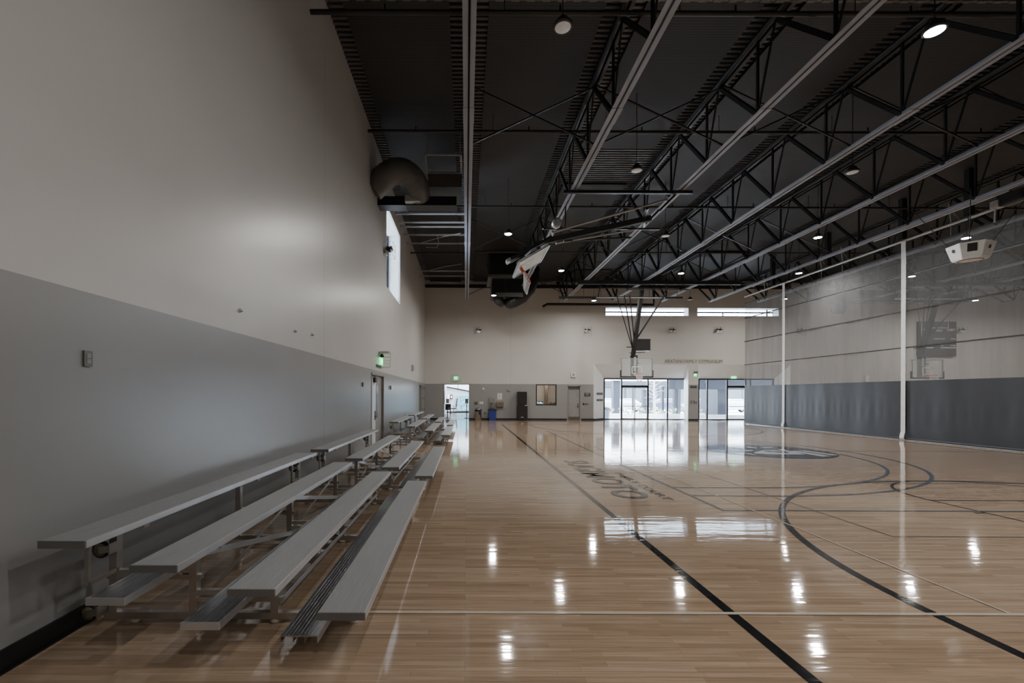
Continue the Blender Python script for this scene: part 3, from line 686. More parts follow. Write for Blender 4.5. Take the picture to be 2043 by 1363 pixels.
# ------------------------------------------------------------------ bleachers
SE = [(-0.66, 0.37), (-1.25, 0.521), (-1.89, 0.675), (-2.49, 0.831)]    # seat front X, seat top Z (rows 1..4)
FT = [(-1.0, 0.165), (-1.61, 0.303), (-2.23, 0.46)]                      # footboards of rows 2..4
def make_bleacher(y0, L, label):
    r = thing('bleacher', (-1.6, y0, 0), label, 'bleacher', 'four-row aluminium bleachers along the left wall')
    for x, z in SE:
        s = MB().box(x-0.305, y0, z-0.012, x, y0+L, z).box(x-0.305, y0, z-0.045, x-0.297, y0+L, z-0.012)
        for k in range(1, 4): s.box(x-0.305*k/4-0.004, y0, z-0.04, x-0.305*k/4+0.004, y0+L, z-0.012)
        for k in range(1, 12): s.box(x-0.305*k/12-0.004, y0+0.01, z, x-0.305*k/12+0.004, y0+L-0.01, z+0.0015)
        st = s.build('seat', M['alu_seat'], r)
        MB().box(x-0.002, y0, z-0.046, x+0.008, y0+L, z+0.002).build('nosing', M['alu_edge'], st)
        MB().box(x-0.307, y0-0.008, z-0.047, x+0.004, y0, z+0.002).build('end_cap', M['alu_cap'], st)
        MB().box(x-0.307, y0+L, z-0.047, x+0.004, y0+L+0.008, z+0.002).build('end_cap', M['alu_cap'], st)
    for i, (x, z) in enumerate(FT):
        yy = y0 + (0.10 if i == 0 else 0.0)
        s = MB().box(x-0.25, yy, z-0.008, x, yy+L, z)
        for k in range(4): s.box(x-0.25+k*0.082-0.0, yy, z-0.045, x-0.25+k*0.082+0.005, yy+L, z-0.008)
        for k in range(1, 10): s.box(x-0.025*k-0.004, yy, z, x-0.025*k+0.004, yy+L, z+0.002)
        ft = s.build('footboard', M['alu_foot'], r)
        MB().box(x-0.002, yy, z-0.047, x+0.006, yy+L, z+0.003).build('nosing', M['alu_edge'], ft)
        if i > 0: MB().box(x-0.252, yy-0.008, z-0.047, x+0.003, yy, z+0.002).build('end_cap', M['alu_edge'], ft)
    ys = [y0+0.62, y0+2.57, y0+4.50]
    for j, y in enumerate(ys):
        f = MB()
        f.box(-2.84, y-0.025, 0.03, -0.84, y+0.025, 0.082)                                   # base rail
        for k, (x, z) in enumerate(SE):
            xc = x-0.25 if k < 3 else x-0.275
            f.box(xc-0.03, y-0.03, 0.082, xc+0.03, y+0.03, z-0.046)                          # uprights under each row
        f.box(-2.82, y-0.02, 0.34, -2.08, y+0.02, 0.375).box(-2.16, y-0.02, 0.165, -1.44, y+0.02, 0.20)
        f.box(-2.79, y-0.02, 0.375, -2.25, y+0.02, 0.412).box(-2.15, y-0.02, 0.22, -1.63, y+0.02, 0.256)
        f.box(-2.79, y-0.03, 0.745, -2.52, y+0.03, 0.785).box(-2.16, y-0.03, 0.59, -1.92, y+0.03, 0.629)
        fr = f.build('support_frame', M['alu_frame'], r)
        for x in (-2.60, -2.13, -1.50, -0.88): MB().lathe([(0.034, 0.0), (0.040, 0.008), (0.040, 0.024), (0.02, 0.03)], (x, y, 0), 16).build('foot_pad', M['pad'], fr)
        if j != 1: MB().box(-2.765, y-0.30, 0.40, -2.735, y-0.275, 0.785).box(-2.765, y-0.30, 0.40, -2.735, y, 0.43).build('rear_post', M['alu_frame'], fr)
    for j in range(2):
        ya, yb_ = ys[j], ys[j+1]
        MB().bar((-2.10, ya+0.03, 0.53), (-2.10, yb_-0.03, 0.12), 0.008, 0.05).build('cross_brace', M['alu_edge'], r)
        MB().bar((-2.12, ya+0.03, 0.12), (-2.12, yb_-0.03, 0.52), 0.008, 0.03).build('cross_brace', M['alu_frame'], r)
    MB().box(-1.455, ys[0], 0.14, -1.45, ys[2], 0.185).box(-1.48, ys[0], 0.14, -1.45, ys[2], 0.146).build('stringer', M['alu_edge'], r)
    # casters: upper and lower wheel at the first and last frames
    for y in (ys[0], ys[2]):
        for x, z in ((-2.80, 0.60), (-2.89, 0.115)):
            yc = y-0.10
            cb = MB().bar((x, yc-0.025, z), (x+0.075, yc-0.025, z+0.012), 0.05, 0.012, (0, 1, 0)).box(x+0.075, yc-0.03, z-0.03, x+0.085, y-0.02, z+0.05).build('caster', M['alu_frame'], r)
            MB().lathe([(0.046, -0.016), (0.060, -0.016), (0.066, -0.008), (0.066, 0.008), (0.060, 0.016), (0.046, 0.016)], (x, yc, z), 24, 'Y').build('tyre', M['rubber'], cb)
            MB().lathe([(0.012, -0.022), (0.050, -0.018), (0.050, 0.018), (0.012, 0.02)], (x, yc, z), 20, 'Y').build('hub', M['hub'], cb)
    return r
b0 = make_bleacher(2.98, 4.58, 'long four-row aluminium bleacher nearest the camera by the left wall')
for y0, dx_, lab in ((8.0, 0.07, 'second aluminium bleacher from the camera, ending at the open left doorway'), (16.15, 0.08, 'third aluminium bleacher, just beyond the left doorway'), (21.6, 0.05, 'farthest aluminium bleacher, nearest the lobby opening')):
    dup(b0, (-1.6+dx_, y0, 0), lab)

# ------------------------------------------------------------------ roof trusses
ordn = ['first', 'second', 'third', 'fourth', 'fifth', 'sixth', 'seventh', 'eighth', 'ninth', 'tenth', 'eleventh', 'twelfth', 'thirteenth']
tr0 = thing('roof_truss', (TX[0], 0, 0), 'dark steel roof truss with pale bottom chord, first from the left wall', 'truss', 'roof trusses')
x = TX[0]; ZB, ZT = 8.18, 9.93; ye = 31.0
c = MB()
for s_ in (-1, 1):
    c.box(x+s_*0.018, Y0, ZB, x+s_*0.118, ye, ZB+0.012).box(x+s_*0.018, Y0, ZB, x+s_*0.03, ye, ZB+0.11)
ch_ = c.build('bottom_chord', M['chord'], tr0)
for yy in (10.4, 19.2, 23.6):
    MB().box(x-0.125, yy-0.3, ZB-0.012, x-0.02, yy+0.3, ZB).box(x+0.02, yy-0.3, ZB-0.012, x+0.125, yy+0.3, ZB).build('splice_plate', M['chord'], ch_)
MB().tube([(x-0.07, Y0, ZT), (x-0.07, Y1, ZT)], 0.075, 8).box(x+0.02, Y0, ZT-0.06, x+0.12, Y1, ZT-0.048).box(x+0.02, Y0, ZT-0.06, x+0.035, Y1, ZT+0.07).build('top_chord', M['steel_dark'], tr0)
for k in range(-3, 12):
    yb_ = 8.2 + 2.2*k; yt = yb_ + 1.6
    if yb_ < ye: MB().bar((x, yb_, ZB+0.05), (x, yb_, ZT), 0.05).build('web_post', M['steel_dark'], tr0)
    if yt < Y1 and yb_ < ye: MB().bar((x, yt, ZT), (x, yb_, ZB+0.06), 0.085).build('web_diagonal', M['steel_dark'], tr0)
    if yb_+2.2 < ye: MB().bar((x, yt, ZT), (x, yb_+2.2, ZB+0.06), 0.035).build('web_rod', M['steel_dark'], tr0)
MB().bar((x, ye-0.2, ZB+0.06), (x, Y1-0.02, ZT-0.05), 0.085).build('web_diagonal', M['steel_dark'], tr0)
for i in range(1, 13):
    nm = ordn[i]
    lab = 'dark steel roof truss with pale bottom chord, %s from the left wall' % nm if i < 6 else 'steel roof truss beyond the divider curtain, %s from the left wall' % nm
    dup(tr0, (TX[i], 0, 0), lab)

# X-bridging between trusses
cnt = 0
where = {0: 'first', 1: 'second', 2: 'third', 3: 'fourth', 4: 'fifth'}
for i in range(5):
    for yy, wh in ((11.8, 'nearest'), (20.6, 'middle'), (27.2, 'farthest')):
        a, b = TX[i], TX[i+1]
        if i < 2 and wh == 'farthest': yy = 29.6
        r = thing('cross_bracing', ((a+b)/2, yy, ZB), '%s X-shaped bracing pair between roof trusses in the %s truss bay' % (wh, where[i]), 'bracing', 'X bracing between the trusses')
        MB().bar((a, yy-0.02, ZT-0.1), (b, yy-0.02, ZB+0.1), 0.035).build('brace_bar', M['pipe'], r)
        MB().bar((a, yy+0.03, ZB+0.1), (b, yy+0.03, ZT-0.1), 0.035).build('brace_bar', M['pipe'], r)

# sprinkler pipes and strut channels across the ceiling
def cross_pipe(Y, z, xa, xb, rad, label, m='pipe', name='sprinkler_pipe', rods=True, heads=True):
    r = thing(name, ((xa+xb)/2, Y, z), label, 'pipe')
    MB().tube([(xa, Y, z), (xb, Y, z)], rad, 8).build('pipe_run', M[m], r)
    if rods:
        k = xa+0.35
        while k < min(xb, 30): MB().tube([(k, Y, z), (k, Y, 10.05)], 0.008, 5).build('hanger_rod', M['steel_dark'], r); k += 3.302
    if heads:
        k = xa+1.4
        while k < min(xb, 30): MB().tube([(k, Y, z), (k, Y, z+0.12)], 0.02, 6).lathe([(0.035, z+0.12), (0.012, z+0.16)], (k, Y, 0), 8).build('sprinkler_head', M['pipe'], r); k += 3.302
    return r
cross_pipe(8.57, 9.0, -2.96, X1-1, 0.045, 'black sprinkler pipe nearest the camera, ending at the left wall')
cross_pipe(13.3, 9.5, -2.9, X1-1, 0.045, 'second black sprinkler pipe across the ceiling from the camera')
cross_pipe(18.6, 9.5, -2.9, X1-1, 0.045, 'third black sprinkler pipe across the ceiling from the camera')
cross_pipe(24.5, 9.5, 0.5, X1-1, 0.04, 'fourth black sprinkler pipe across the ceiling from the camera')
cross_pipe(30.6, 9.5, 0.5, X1-1, 0.04, 'farthest thin black sprinkler pipe, next to the far wall')
cross_pipe(8.9, 9.62, -2.6, 17.5, 0.0, 'x', rods=False, heads=False) if False else None
st = MB(); st.box(-2.5, 8.9, 9.55, 17.5, 8.94, 9.60)
for k in range(66): st.box(-2.5+k*0.305, 8.89, 9.535, -2.5+k*0.305+0.16, 8.95, 9.55)
sch = solo(st, 'strut_channel', M['grey_plate'], 'slotted grey strut channel at the top edge above the nearest pipe', 'strut')
for k in range(4): MB().bar((-2.0+5.5*k, 8.92, 9.60), (-2.0+5.5*k, 8.92, 10.08), 0.04).build('hanger', M['grey_plate'], sch)

# light bars between left wall and first truss
bars = [(427, 'first'), (444, 'second'), (453, 'third'), (469, 'fourth'), (486, 'fifth'), (505, 'sixth'), (541, 'seventh'), (551, 'eighth')]
for yv, nm in bars:
    yy = 7.6*F/(VY-yv)
    s_ = solo(MB().box(X0+0.02, yy-0.03, 9.37, TX[0]-0.13, yy+0.03, 9.43).box(X0+0.0, yy-0.05, 9.33, X0+0.03, yy+0.05, 9.47), 'ceiling_strut', M['pipe_light'] if nm != 'sixth' else M['pipe'],
         'horizontal grey strut between left wall and first truss, %s of eight from the camera' % nm, 'strut', 'struts between wall and first truss')
for xa, ya_, xb, yb_, lab in ((-2.2, 22.6, -0.3, 21.3, 'thin diagonal conduit rod above the middle wall struts'), (-2.2, 27.6, -0.3, 26.3, 'thin diagonal conduit rod above the farthest wall struts')):
    solo(MB().tube([(xa, ya_, 9.36), ((xa+xb)/2, (ya_+yb_)/2, 9.4), (xb, yb_, 9.36)], 0.02, 6), 'conduit', M['pipe_light'], lab, 'conduit')
solo(MB().tube([(-2.2, 24.4, 9.7), (-1.6, 24.3, 9.65), (-1.45, 23.4, 9.65), (-1.45, 22.5, 9.7)], 0.015, 6), 'conduit', M['pipe_light'], 'bent thin conduit between the fifth and sixth wall struts', 'conduit')

# elbow duct, housing and hatch frame at upper left
dpts = [(-3.02, 14.5, 8.35), (-2.8, 14.5, 8.55), (-2.55, 14.5, 8.78), (-2.28, 14.52, 8.92), (-2.0, 14.6, 8.93), (-1.78, 14.8, 8.82), (-1.66, 15.05, 8.66), (-1.64, 15.35, 8.5)]
def smooth(P, k=4):
    P = [Vector(p) for p in P]; out = []
    for i in range(len(P)-1):
        a = P[max(i-1, 0)]; b = P[i]; c = P[i+1]; d = P[min(i+2, len(P)-1)]
        for j in range(k):
            t = j/k; out.append(0.5*((2*b)+(c-a)*t+(2*a-5*b+4*c-d)*t*t+(3*b-a-3*c+d)*t**3))
    return out + [P[-1]]
r = thing('elbow_duct', (-2.9, 14.5, 8.4), 'round grey elbow duct coming out of the upper left wall', 'duct')
MB().tube(smooth(dpts), 0.40, 32).build('duct_tube', M['duct'], r)
for i_ in (2, 5): 
    dv = (Vector(dpts[i_+1])-Vector(dpts[i_-1])).normalized()*0.012; p_ = Vector(dpts[i_])
    MB().tube([p_-dv, p_+dv], 0.408, 24).build('joint_band', M['duct'], r)
tr_ = solo(MB().box(X0, 15.25, 8.15, -0.35, 15.75, 8.45).box(X0+0.9, 15.22, 8.13, X0+0.95, 15.78, 8.47), 'trunk_duct', M['duct_black'], 'dark rectangular trunk duct below the elbow duct on the left wall', 'duct')
ah = thing('air_handler', (-0.75, 15.9, 8.75), 'dark suspended air handler box beside the first truss', 'air handler')
MB().box(-1.30, 15.2, 8.72, -0.18, 16.6, 9.25).build('housing', M['duct_black'], ah)
MB().box(-1.31, 15.17, 8.72, -0.17, 15.2, 9.17).build('front_panel', M['grey_plate'], ah)
fr = MB()
for a_, b_ in (((-1.32, 14.4, 9.4), (-0.16, 14.4, 9.4)), ((-1.32, 15.18, 9.19), (-0.16, 15.18, 9.19)), ((-1.32, 14.4, 9.4), (-1.32, 15.18, 9.19)), ((-0.19, 14.4, 9.4), (-0.19, 15.18, 9.19))): fr.bar(a_, b_, 0.05)
for xx in (-1.28, -0.22):
    for yy in (14.4, 16.5): fr.bar((xx, yy, 9.2), (xx, yy, 10.05), 0.03)
fr.build('support_frame', M['pipe_light'], ah)
solo(MB().box(-2.05, 15.0, 8.18, -1.55, 15.22, 8.38).box(-2.0, 14.98, 8.2, -1.6, 15.0, 8.36), 'junction_box', M['pipe_light'], 'small pale grey box under the trunk duct at the upper left', 'box')

# far air handler with two round outlets
fh = thing('air_handler', (2.2, 27.5, 7.6), 'large dark air handler hung high by the far wall with round ducts below', 'air handler')
MB().box(1.35, 26.3, 8.75, 3.1, 28.6, 9.85).build('housing', M['duct_black'], fh)
MB().box(1.25, 26.2, 8.60, 3.2, 28.7, 8.75).build('ledge', M['grey_plate'], fh)
MB().box(1.5, 26.6, 7.66, 2.25, 28.3, 8.6).box(2.35, 26.6, 7.66, 3.3, 28.3, 8.6).build('lower_cabinet', M['duct_black'], fh)
MB().box(1.5, 26.55, 7.55, 3.3, 26.6, 7.78).build('trim_strip', M['grey_plate'], fh)
MB().tube([(1.85, 27.5, 7.7), (1.85, 27.5, 7.62), (1.95, 27.6, 7.52), (2.15, 28.2, 7.5)], 0.28, 18).build('round_outlet', M['duct_black'], fh)
MB().tube([(2.7, 28.2, 7.55), (2.95, 27.6, 7.55), (3.35, 27.5, 7.72), (3.75, 27.5, 8.2), (3.95, 27.5, 8.8), (4.0, 27.5, 9.5)], 0.42, 20).build('round_outlet', M['duct_black'], fh)
for xx in (1.3, 3.15):
    for yy in (26.3, 28.5): MB().bar((xx, yy, 9.8), (xx, yy, 10.05), 0.03).build('hanger', M['pipe'], fh)
sd = thing('supply_duct', (27.5, 31.2, 8.0), 'long dark duct along the far wall beyond the curtain', 'duct')
MB().box(23.6, 30.8, 8.2, 34.0, 31.6, 9.0).build('duct_body', M['duct_black'], sd)
MB().tube([(25.6, 31.2, 8.3), (25.6, 31.2, 8.0), (25.7, 31.5, 7.75)], 0.42, 18).build('round_outlet', M['duct_black'], sd)
for xx in (24.0, 28.8, 33.6): MB().bar((xx, 31.2, 9.0), (xx, 31.2, 10.05), 0.04).build('hanger', M['steel_dark'], sd)
fpd = thing('wall_pipe', (9, 32.2, 7.9), 'black pipe run under the truss ends in front of the far wall', 'pipe')
MB().tube([(5.3, 31.6, 7.95), (5.6, 31.6, 8.12), (13.0, 31.6, 8.1), (13.0, 31.6, 8.9), (13.0, 31.6, 10.0)], 0.09, 10).build('pipe_run', M['steel_black'], fpd)
for xx in (6.4, 9.2, 12.0): MB().tube([(xx, 31.6, 8.1), (xx, 31.6, 10.05)], 0.01, 5).build('hanger_rod', M['steel_black'], fpd)
lg_ = MB().box(X0, Y1-0.2, 9.62, 23, Y1-0.02, 9.70)
solo(lg_.box(X0, Y1-0.06, 9.55, 23, Y1-0.02, 9.78), 'wall_ledger', M['steel_black'], 'thin black ledger beam along the top of the far wall', 'beam')

# ------------------------------------------------------------------ high-bay lamps
def make_lamp(x, y, on, label, z=7.9):
    r = thing('high_bay_light', (x, y, z), label, 'light', 'round high-bay ceiling lights')
    MB().lathe([(0.150, z), (0.165, z+0.01), (0.165, z+0.04), (0.12, z+0.08), (0.08, z+0.15), (0.04, z+0.19)], (x, y, 0), 28).build('housing', M['lamp_body'], r)
    MB().lathe([(0.0, z-0.006), (0.128, z-0.004), (0.132, z+0.004)], (x, y, 0), 28).build('lens', M['lens_on' if on else 'lens_off'], r)
    MB().tube([(x, y, z+0.17), (x, y, 10.05)], 0.008, 6).build('hanger_rod', M['steel_dark'], r)
    return r
LIGHTS = []
def place_lamp(x, y, on, label, z=7.9):
    make_lamp(x, y, on, label, z)
    if on: LIGHTS.append((x, y, z))
bay = lambda i: 1.68 + 3.302*(i-1)
L = [(1, 7.55, 0, 'unlit round high-bay light in the first roof bay, nearest the camera'),
     (1, 17.25, 1, 'lit round high-bay light in the first roof bay, left of the folded hoop'),
     (1, 26.3, 1, 'lit round high-bay light just in front of the far air handler'),
     (2, 12.35, 0, 'unlit round high-bay light in the second roof bay, nearer one'),
     (2, 22.3, 1, 'lit round high-bay light in the second roof bay, right of the folded hoop'),
     (3, 7.6, 1, 'brightest lit round high-bay light at the upper right, nearest the camera'),
     (3, 17.4, 0, 'unlit round high-bay light in the third roof bay under the trusses'),
     (3, 29.3, 1, 'lit round high-bay light just left of the lowered hoop mast top'),
     (4, 12.4, 0, 'unlit round high-bay light in the fourth roof bay, right of centre'),
     (4, 22.7, 1, 'lit round high-bay light in the fourth roof bay above the clerestory windows'),
     (5, 17.5, 1, 'lit round high-bay light in the fifth roof bay, right of centre'),
     (5, 28.9, 0, 'small unlit round pendant light between the two clerestory windows'),
     (6, 22.6, 1, 'lit round high-bay light just left of the top of the curtain')]
px_fix = {(1,17.25):1.57,(2,22.3):4.64,(3,29.3):8.2,(4,22.7):10.7,(5,17.5):13.5,(3,7.6):7.8,(2,12.35):4.6,(4,12.4):10.5,(3,17.4):7.6,(5,28.9):14.2,(1,7.55):1.58,(1,26.3):1.57,(6,22.6):16.5}
for b_, y_, on, lab in L: place_lamp(px_fix[(b_, y_)], y_, on, lab, 7.55 if y_ == 26.3 else 7.9)
for x_, y_, lab in ((20.0, 28.6, 'lit round high-bay light behind the farther curtain strap'), (19.2, 17.5, 'lit round high-bay light behind the curtain above the white loudspeaker'),
                    (22.6, 23.1, 'lit round high-bay light seen through the curtain right of the nearer strap'), (32.2, 28.8, 'lit round high-bay light seen through the curtain above the scoreboard')):
    place_lamp(x_, y_, 1, lab)
UNSEEN_LAMPS = [(26, 17.4), (30, 12), (13.6, 7.0), (26, 8), (35, 20), (38, 28), (4.6, 2.6), (10.5, 2.4), (1.6, -2.0)]  # lamps out of view, added without fixtures to light the hall

# ------------------------------------------------------------------ basketball hoops
def hoop_board(r, loc, gvec, folded):
    # local frame: board in XZ, facing -Y, bottom-centre of the glass at z=0
    o = lambda x, y, z: (x+loc[0], y+loc[1], z+loc[2])
    W, Hh = 0.915, 1.07
    g = MB(); a = o(-W, -0.008, 0); b = o(W, 0.008, Hh); g.box(*a, *b)
    gl = g.build('backboard', M['board_glass_folded' if folded else 'board_glass'], r)
    f = MB()
    for (x0, z0, x1, z1) in ((-W, 0, W, 0.045), (-W, Hh-0.045, W, Hh), (-W, 0, -W+0.045, Hh), (W-0.045, 0, W, Hh)):
        f.box(*o(x0, -0.02, z0), *o(x1, 0.045, z1))
    f.build('board_frame', M['board_frame'], gl)
    l_ = MB()
    for (x0, z0, x1, z1) in ((-0.305, 0.15, 0.305, 0.20), (-0.305, 0.56, 0.305, 0.61), (-0.305, 0.15, -0.255, 0.61), (0.255, 0.15, 0.305, 0.61)):
        l_.box(*o(x0, -0.012, z0), *o(x1, -0.0085, z1))
    l_.build('target_square', M['board_line'], gl)
    p_ = MB().box(*o(-W-0.03, -0.035, -0.05), *o(W+0.03, 0.05, 0.012))
    for s_ in (-1, 1): p_.box(*o(s_*(W-0.0), -0.035, -0.05), *o(s_*(W+0.045), 0.05, 0.38))
    p_.build('edge_padding', M['board_pad' if not folded else 'board_frame'], r)
    rc = (0, -0.39, 0.15)
    rm = MB(); ring = [o(rc[0]+0.229*math.cos(2*PI*k/28), rc[1]+0.229*math.sin(2*PI*k/28), rc[2]) for k in range(28)]
    rm.tube(ring, 0.011, 8, True).box(*o(-0.07, -0.17, 0.10), *o(0.07, -0.02, 0.165)).bar(o(-0.1, -0.16, 0.14), o(-0.14, -0.21, 0.15), 0.03).bar(o(0.1, -0.16, 0.14), o(0.14, -0.21, 0.15), 0.03)
    rim = rm.build('rim', M['rim'], r)
    n_ = MB(); C = Vector(o(*rc)); G = Vector(gvec)
    def P(k, t):
        a_ = 2*PI*k/24; q = Vector((math.cos(a_)*0.222, math.sin(a_)*0.222, 0)); return C + q*(1-0.48*t**0.8) + G*0.46*t
    LV = 6
    for k in range(0, 24, 2):
        for s_ in (-1, 1):
            pts = [P(k + s_*j, j/LV) for j in range(LV+1)]
            n_.tube(pts, 0.0075, 4)
    n_.build('net', M['net'], rim)
    return rim

def lowered_hoop(X, label, box):
    Yb = 26.55; zb = 2.90
    r = thing('basketball_hoop', (X, Yb, 0), label, 'basketball hoop')
    hoop_board(r, (X, Yb, zb), (0, 0, -1), False)
    yt, zt = 25.3, 7.95
    m_ = MB().bar((X-0.16, Yb+0.30, 2.95), (X-0.16, Yb+0.30, 4.15), 0.16, 0.14).bar((X-0.12, Yb+0.30, 4.1), (X+0.02, yt+0.55, 7.95), 0.20, 0.18)
    m_.build('mast', M['steel_black'], r)
    MB().bar((X+0.10, Yb+0.25, 2.95), (X+0.10, Yb+0.25, 4.18), 0.06).bar((X-0.2, Yb+0.3, 4.12), (X+0.12, Yb+0.25, 4.12), 0.08).bar((X-0.05, Yb+0.25, 3.55), (X+0.1, Yb+0.25, 3.55), 0.05)\
        .bar((X-0.1, Yb+0.3, 3.2), (X-0.1, Yb+0.02, 3.2), 0.07).bar((X+0.1, Yb+0.25, 3.7), (X+0.1, Yb+0.02, 3.7), 0.05).build('board_carrier', M['steel_black'], r)
    for dx_, z_ in ((-0.75, 5.0), (-1.05, 4.62), (-1.5, 4.55)):
        MB().bar((X-0.10 + (0.0 if dx_ > -1 else -0.1), Yb+0.15, z_), (X+dx_, yt+0.35, 7.45), 0.05 if dx_ > -1.4 else 0.035).build('side_brace', M['steel_black'], r)
    MB().bar((X+0.02, Yb+0.15, 5.1), (X+1.25, yt+0.4, 7.5), 0.07).build('side_brace', M['steel_black'], r)
    MB().bar((X-0.5, Yb+0.3, 4.66), (X-0.05, Yb+0.3, 4.66), 0.045).bar((X-0.35, Yb+0.3, 4.3), (X+0.6, Yb+0.3, 4.36), 0.035).bar((X-0.3, Yb+0.3, 4.1), (X-0.05, Yb+0.3, 4.1), 0.06).build('cross_arm', M['steel_black'], r)
    xs0, xs1 = X-3.75, X+5.3
    MB().box(xs0, yt-0.1, 7.98, xs1, yt+0.1, 8.17).build('hanger_beam', M['steel_black'], r)
    MB().box(X-4.6, yt+0.9, 7.38, X+2.5, yt+1.0, 7.50).build('lower_beam', M['steel_black'], r)
    MB().tube([(X-2.6, yt+0.5, 7.35), (X+1.3, yt+0.5, 7.35)], 0.035, 8).build('pivot_pipe', M['pipe_light'], r)
    MB().tube([(X-2.6, yt+0.3, 7.85), (X+1.7, yt+0.3, 7.85)], 0.03, 8).tube([(X-1.0, yt, 7.7), (X+2.4, yt, 7.7)], 0.03, 8).build('tie_pipe', M['pipe'], r)
    for dx_ in (-4.2, -3.2, -2.2, 0.6, 2.2): MB().tube([(X+dx_, yt+0.95, 7.45), (X+dx_, yt+0.95, 8.18)], 0.012, 5).build('drop_rod', M['steel_black'], r)
    for dx_ in (-2.5, 1.2): MB().bar((X+dx_, yt+0.5, 7.35), (X+dx_, yt, 8.0), 0.04).build('drop_arm', M['steel_black'], r)
    if box:
        sb = MB().box(X+0.07, Yb+0.1, 4.45, X+0.83, Yb+0.35, 5.10).build('shot_clock', M['black_matte'], r)
        MB().box(X+0.05, Yb+0.09, 4.43, X+0.85, Yb+0.37, 4.46).box(X+0.05, Yb+0.09, 5.09, X+0.85, Yb+0.37, 5.12).build('clock_case_edge', M['black'], sb)
    return r
lowered_hoop(9.95, 'lowered basketball hoop with glass backboard in front of the glazed entrance', True)
lowered_hoop(26.9, 'lowered basketball hoop seen through the curtain in front of the scoreboard', False)

# folded-up side hoop
Yh = CY
Zl = Vector((0.866, 0, 0.5)); Yl = Vector((-0.5, 0, 0.866)); Xl = Vector((0, 1, 0))
orig = Vector((1.66, Yh, 5.92))
mw = Matrix(((Xl.x, Yl.x, Zl.x, orig.x), (Xl.y, Yl.y, Zl.y, orig.y), (Xl.z, Yl.z, Zl.z, orig.z), (0, 0, 0, 1)))
fh_ = thing('basketball_hoop', orig, 'folded-up basketball hoop hanging tilted under the ceiling, left of centre', 'basketball hoop', mw=mw)
inv = mw.inverted()
loc_ = lambda p_: tuple(inv @ Vector(p_))
g_ = inv.to_3x3() @ Vector((-0.12, 0, -1)).normalized()
rimf = hoop_board(fh_, (0, 0, 0), g_, True)
E = Vector((1.40, Yh, 6.20)); K = Vector((2.72, Yh, 6.94)); A = Vector((6.03, Yh, 7.62))
mm_ = MB()
for dy in (-0.11, 0.11): mm_.bar(loc_(E+Vector((0, dy, 0))), loc_(K+Vector((0.05, dy, 0.02))), 0.10, 0.12)
mm_.bar(loc_(K-Vector((0.2, 0, 0.1))), loc_(A), 0.17, 0.17).build('mast', M['steel_black'], fh_)
MB().bar(loc_(E+Vector((0.25, 0, -0.05))), loc_(K+Vector((-0.35, 0, -0.12))), 0.34, 0.05).build('mast_plate', M['steel_black'], fh_)
MB().bar(loc_(E-Vector((0.03, 0.17, 0.0))), loc_(E+Vector((-0.03, 0.17, 0.0))), 0.10, 0.14).build('mast_end_cap', M['pipe_light'], fh_)
MB().bar(loc_((2.0, Yh, 6.15)), loc_((1.8, Yh, 6.42)), 0.1).bar(loc_((2.5, Yh, 6.43)), loc_((2.3, Yh, 6.7)), 0.1).build('board_carrier', M['steel_black'], fh_)
MB().tube([loc_((2.75, Yh-0.25, 7.05)), loc_((6.3, Yh-0.7, 7.95))], 0.035, 8).build('fold_brace', M['pipe_light'], fh_)
MB().tube([loc_((2.95, Yh+0.1, 6.82)), loc_((5.8, Yh+0.4, 7.42))], 0.03, 8).build('fold_brace', M['pipe_light'], fh_)
MB().tube([loc_((3.2, Yh+0.1, 6.9)), loc_((5.6, Yh+0.6, 7.2))], 0.035, 8).build('fold_brace', M['pipe'], fh_)
MB().lathe([(0.10, -0.12), (0.15, -0.1), (0.15, 0.1), (0.10, 0.12)], loc_((2.95, Yh, 7.45)), 18, 'X').build('winch', M['pipe_light'], fh_)
MB().tube([loc_((2.95, Yh, 7.35)), loc_((3.15, Yh, 6.98))], 0.012, 6).tube([loc_((2.95, Yh, 7.5)), loc_((3.34, Yh, 8.2))], 0.012, 6).build('cable', M['pipe'], fh_)
for pa_, pb_, w_ in (((2.57, Yh+0.4, 7.42), (6.5, Yh+0.4, 7.42), 0.06), ((3.0, Yh-0.8, 8.12), (7.0, Yh-0.8, 8.12), 0.09), ((5.6, Yh-0.8, 7.62), (6.1, Yh+0.8, 7.62), 0.08)): MB().bar(loc_(pa_), loc_(pb_), w_).build('support_pipe', M['pipe'], fh_)
for pa_, pb_, w_ in (((6.03, Yh-0.7, 7.6), (6.6, Yh-0.7, 8.18), 0.06), ((6.03, Yh+0.7, 7.6), (6.6, Yh+0.7, 8.18), 0.06), ((3.3, Yh+0.4, 7.42), (3.33, Yh+0.4, 8.18), 0.04)): MB().bar(loc_(pa_), loc_(pb_), w_).build('hanger', M['steel_dark'], fh_)

# ------------------------------------------------------------------ divider curtain
XC, YE = 18.1, 29.6
cur = thing('divider_curtain', (XC, YE, 0), 'tall grey divider curtain with see-through mesh above solid vinyl', 'curtain')
def sheet(za, zb, amp, nz, wr):
    mb = MB(); ny = 260; vs = []
    for j in range(nz+1):
        z = za + (zb-za)*j/nz
        for i in range(ny+1):
            y = Y0+0.5 + (YE-Y0-0.5)*i/ny
            x = XC + amp*(math.sin(y*2.1+0.3*z) + 0.6*math.sin(y*5.3+1.7) + 0.4*math.sin(y*0.9))
            if wr:
                e = math.exp(-((z-1.15)/0.42)**2); x += e*0.010*math.sin(y*15.0+1.2*math.sin(y*2.3))
            if z < 0.4: x += 0.02*(0.4-z)
            vs.append((x, y, z))
    fs = [(j*(ny+1)+i, j*(ny+1)+i+1, (j+1)*(ny+1)+i+1, (j+1)*(ny+1)+i) for j in range(nz) for i in range(ny)]
    mb.add(vs, fs, True); return mb
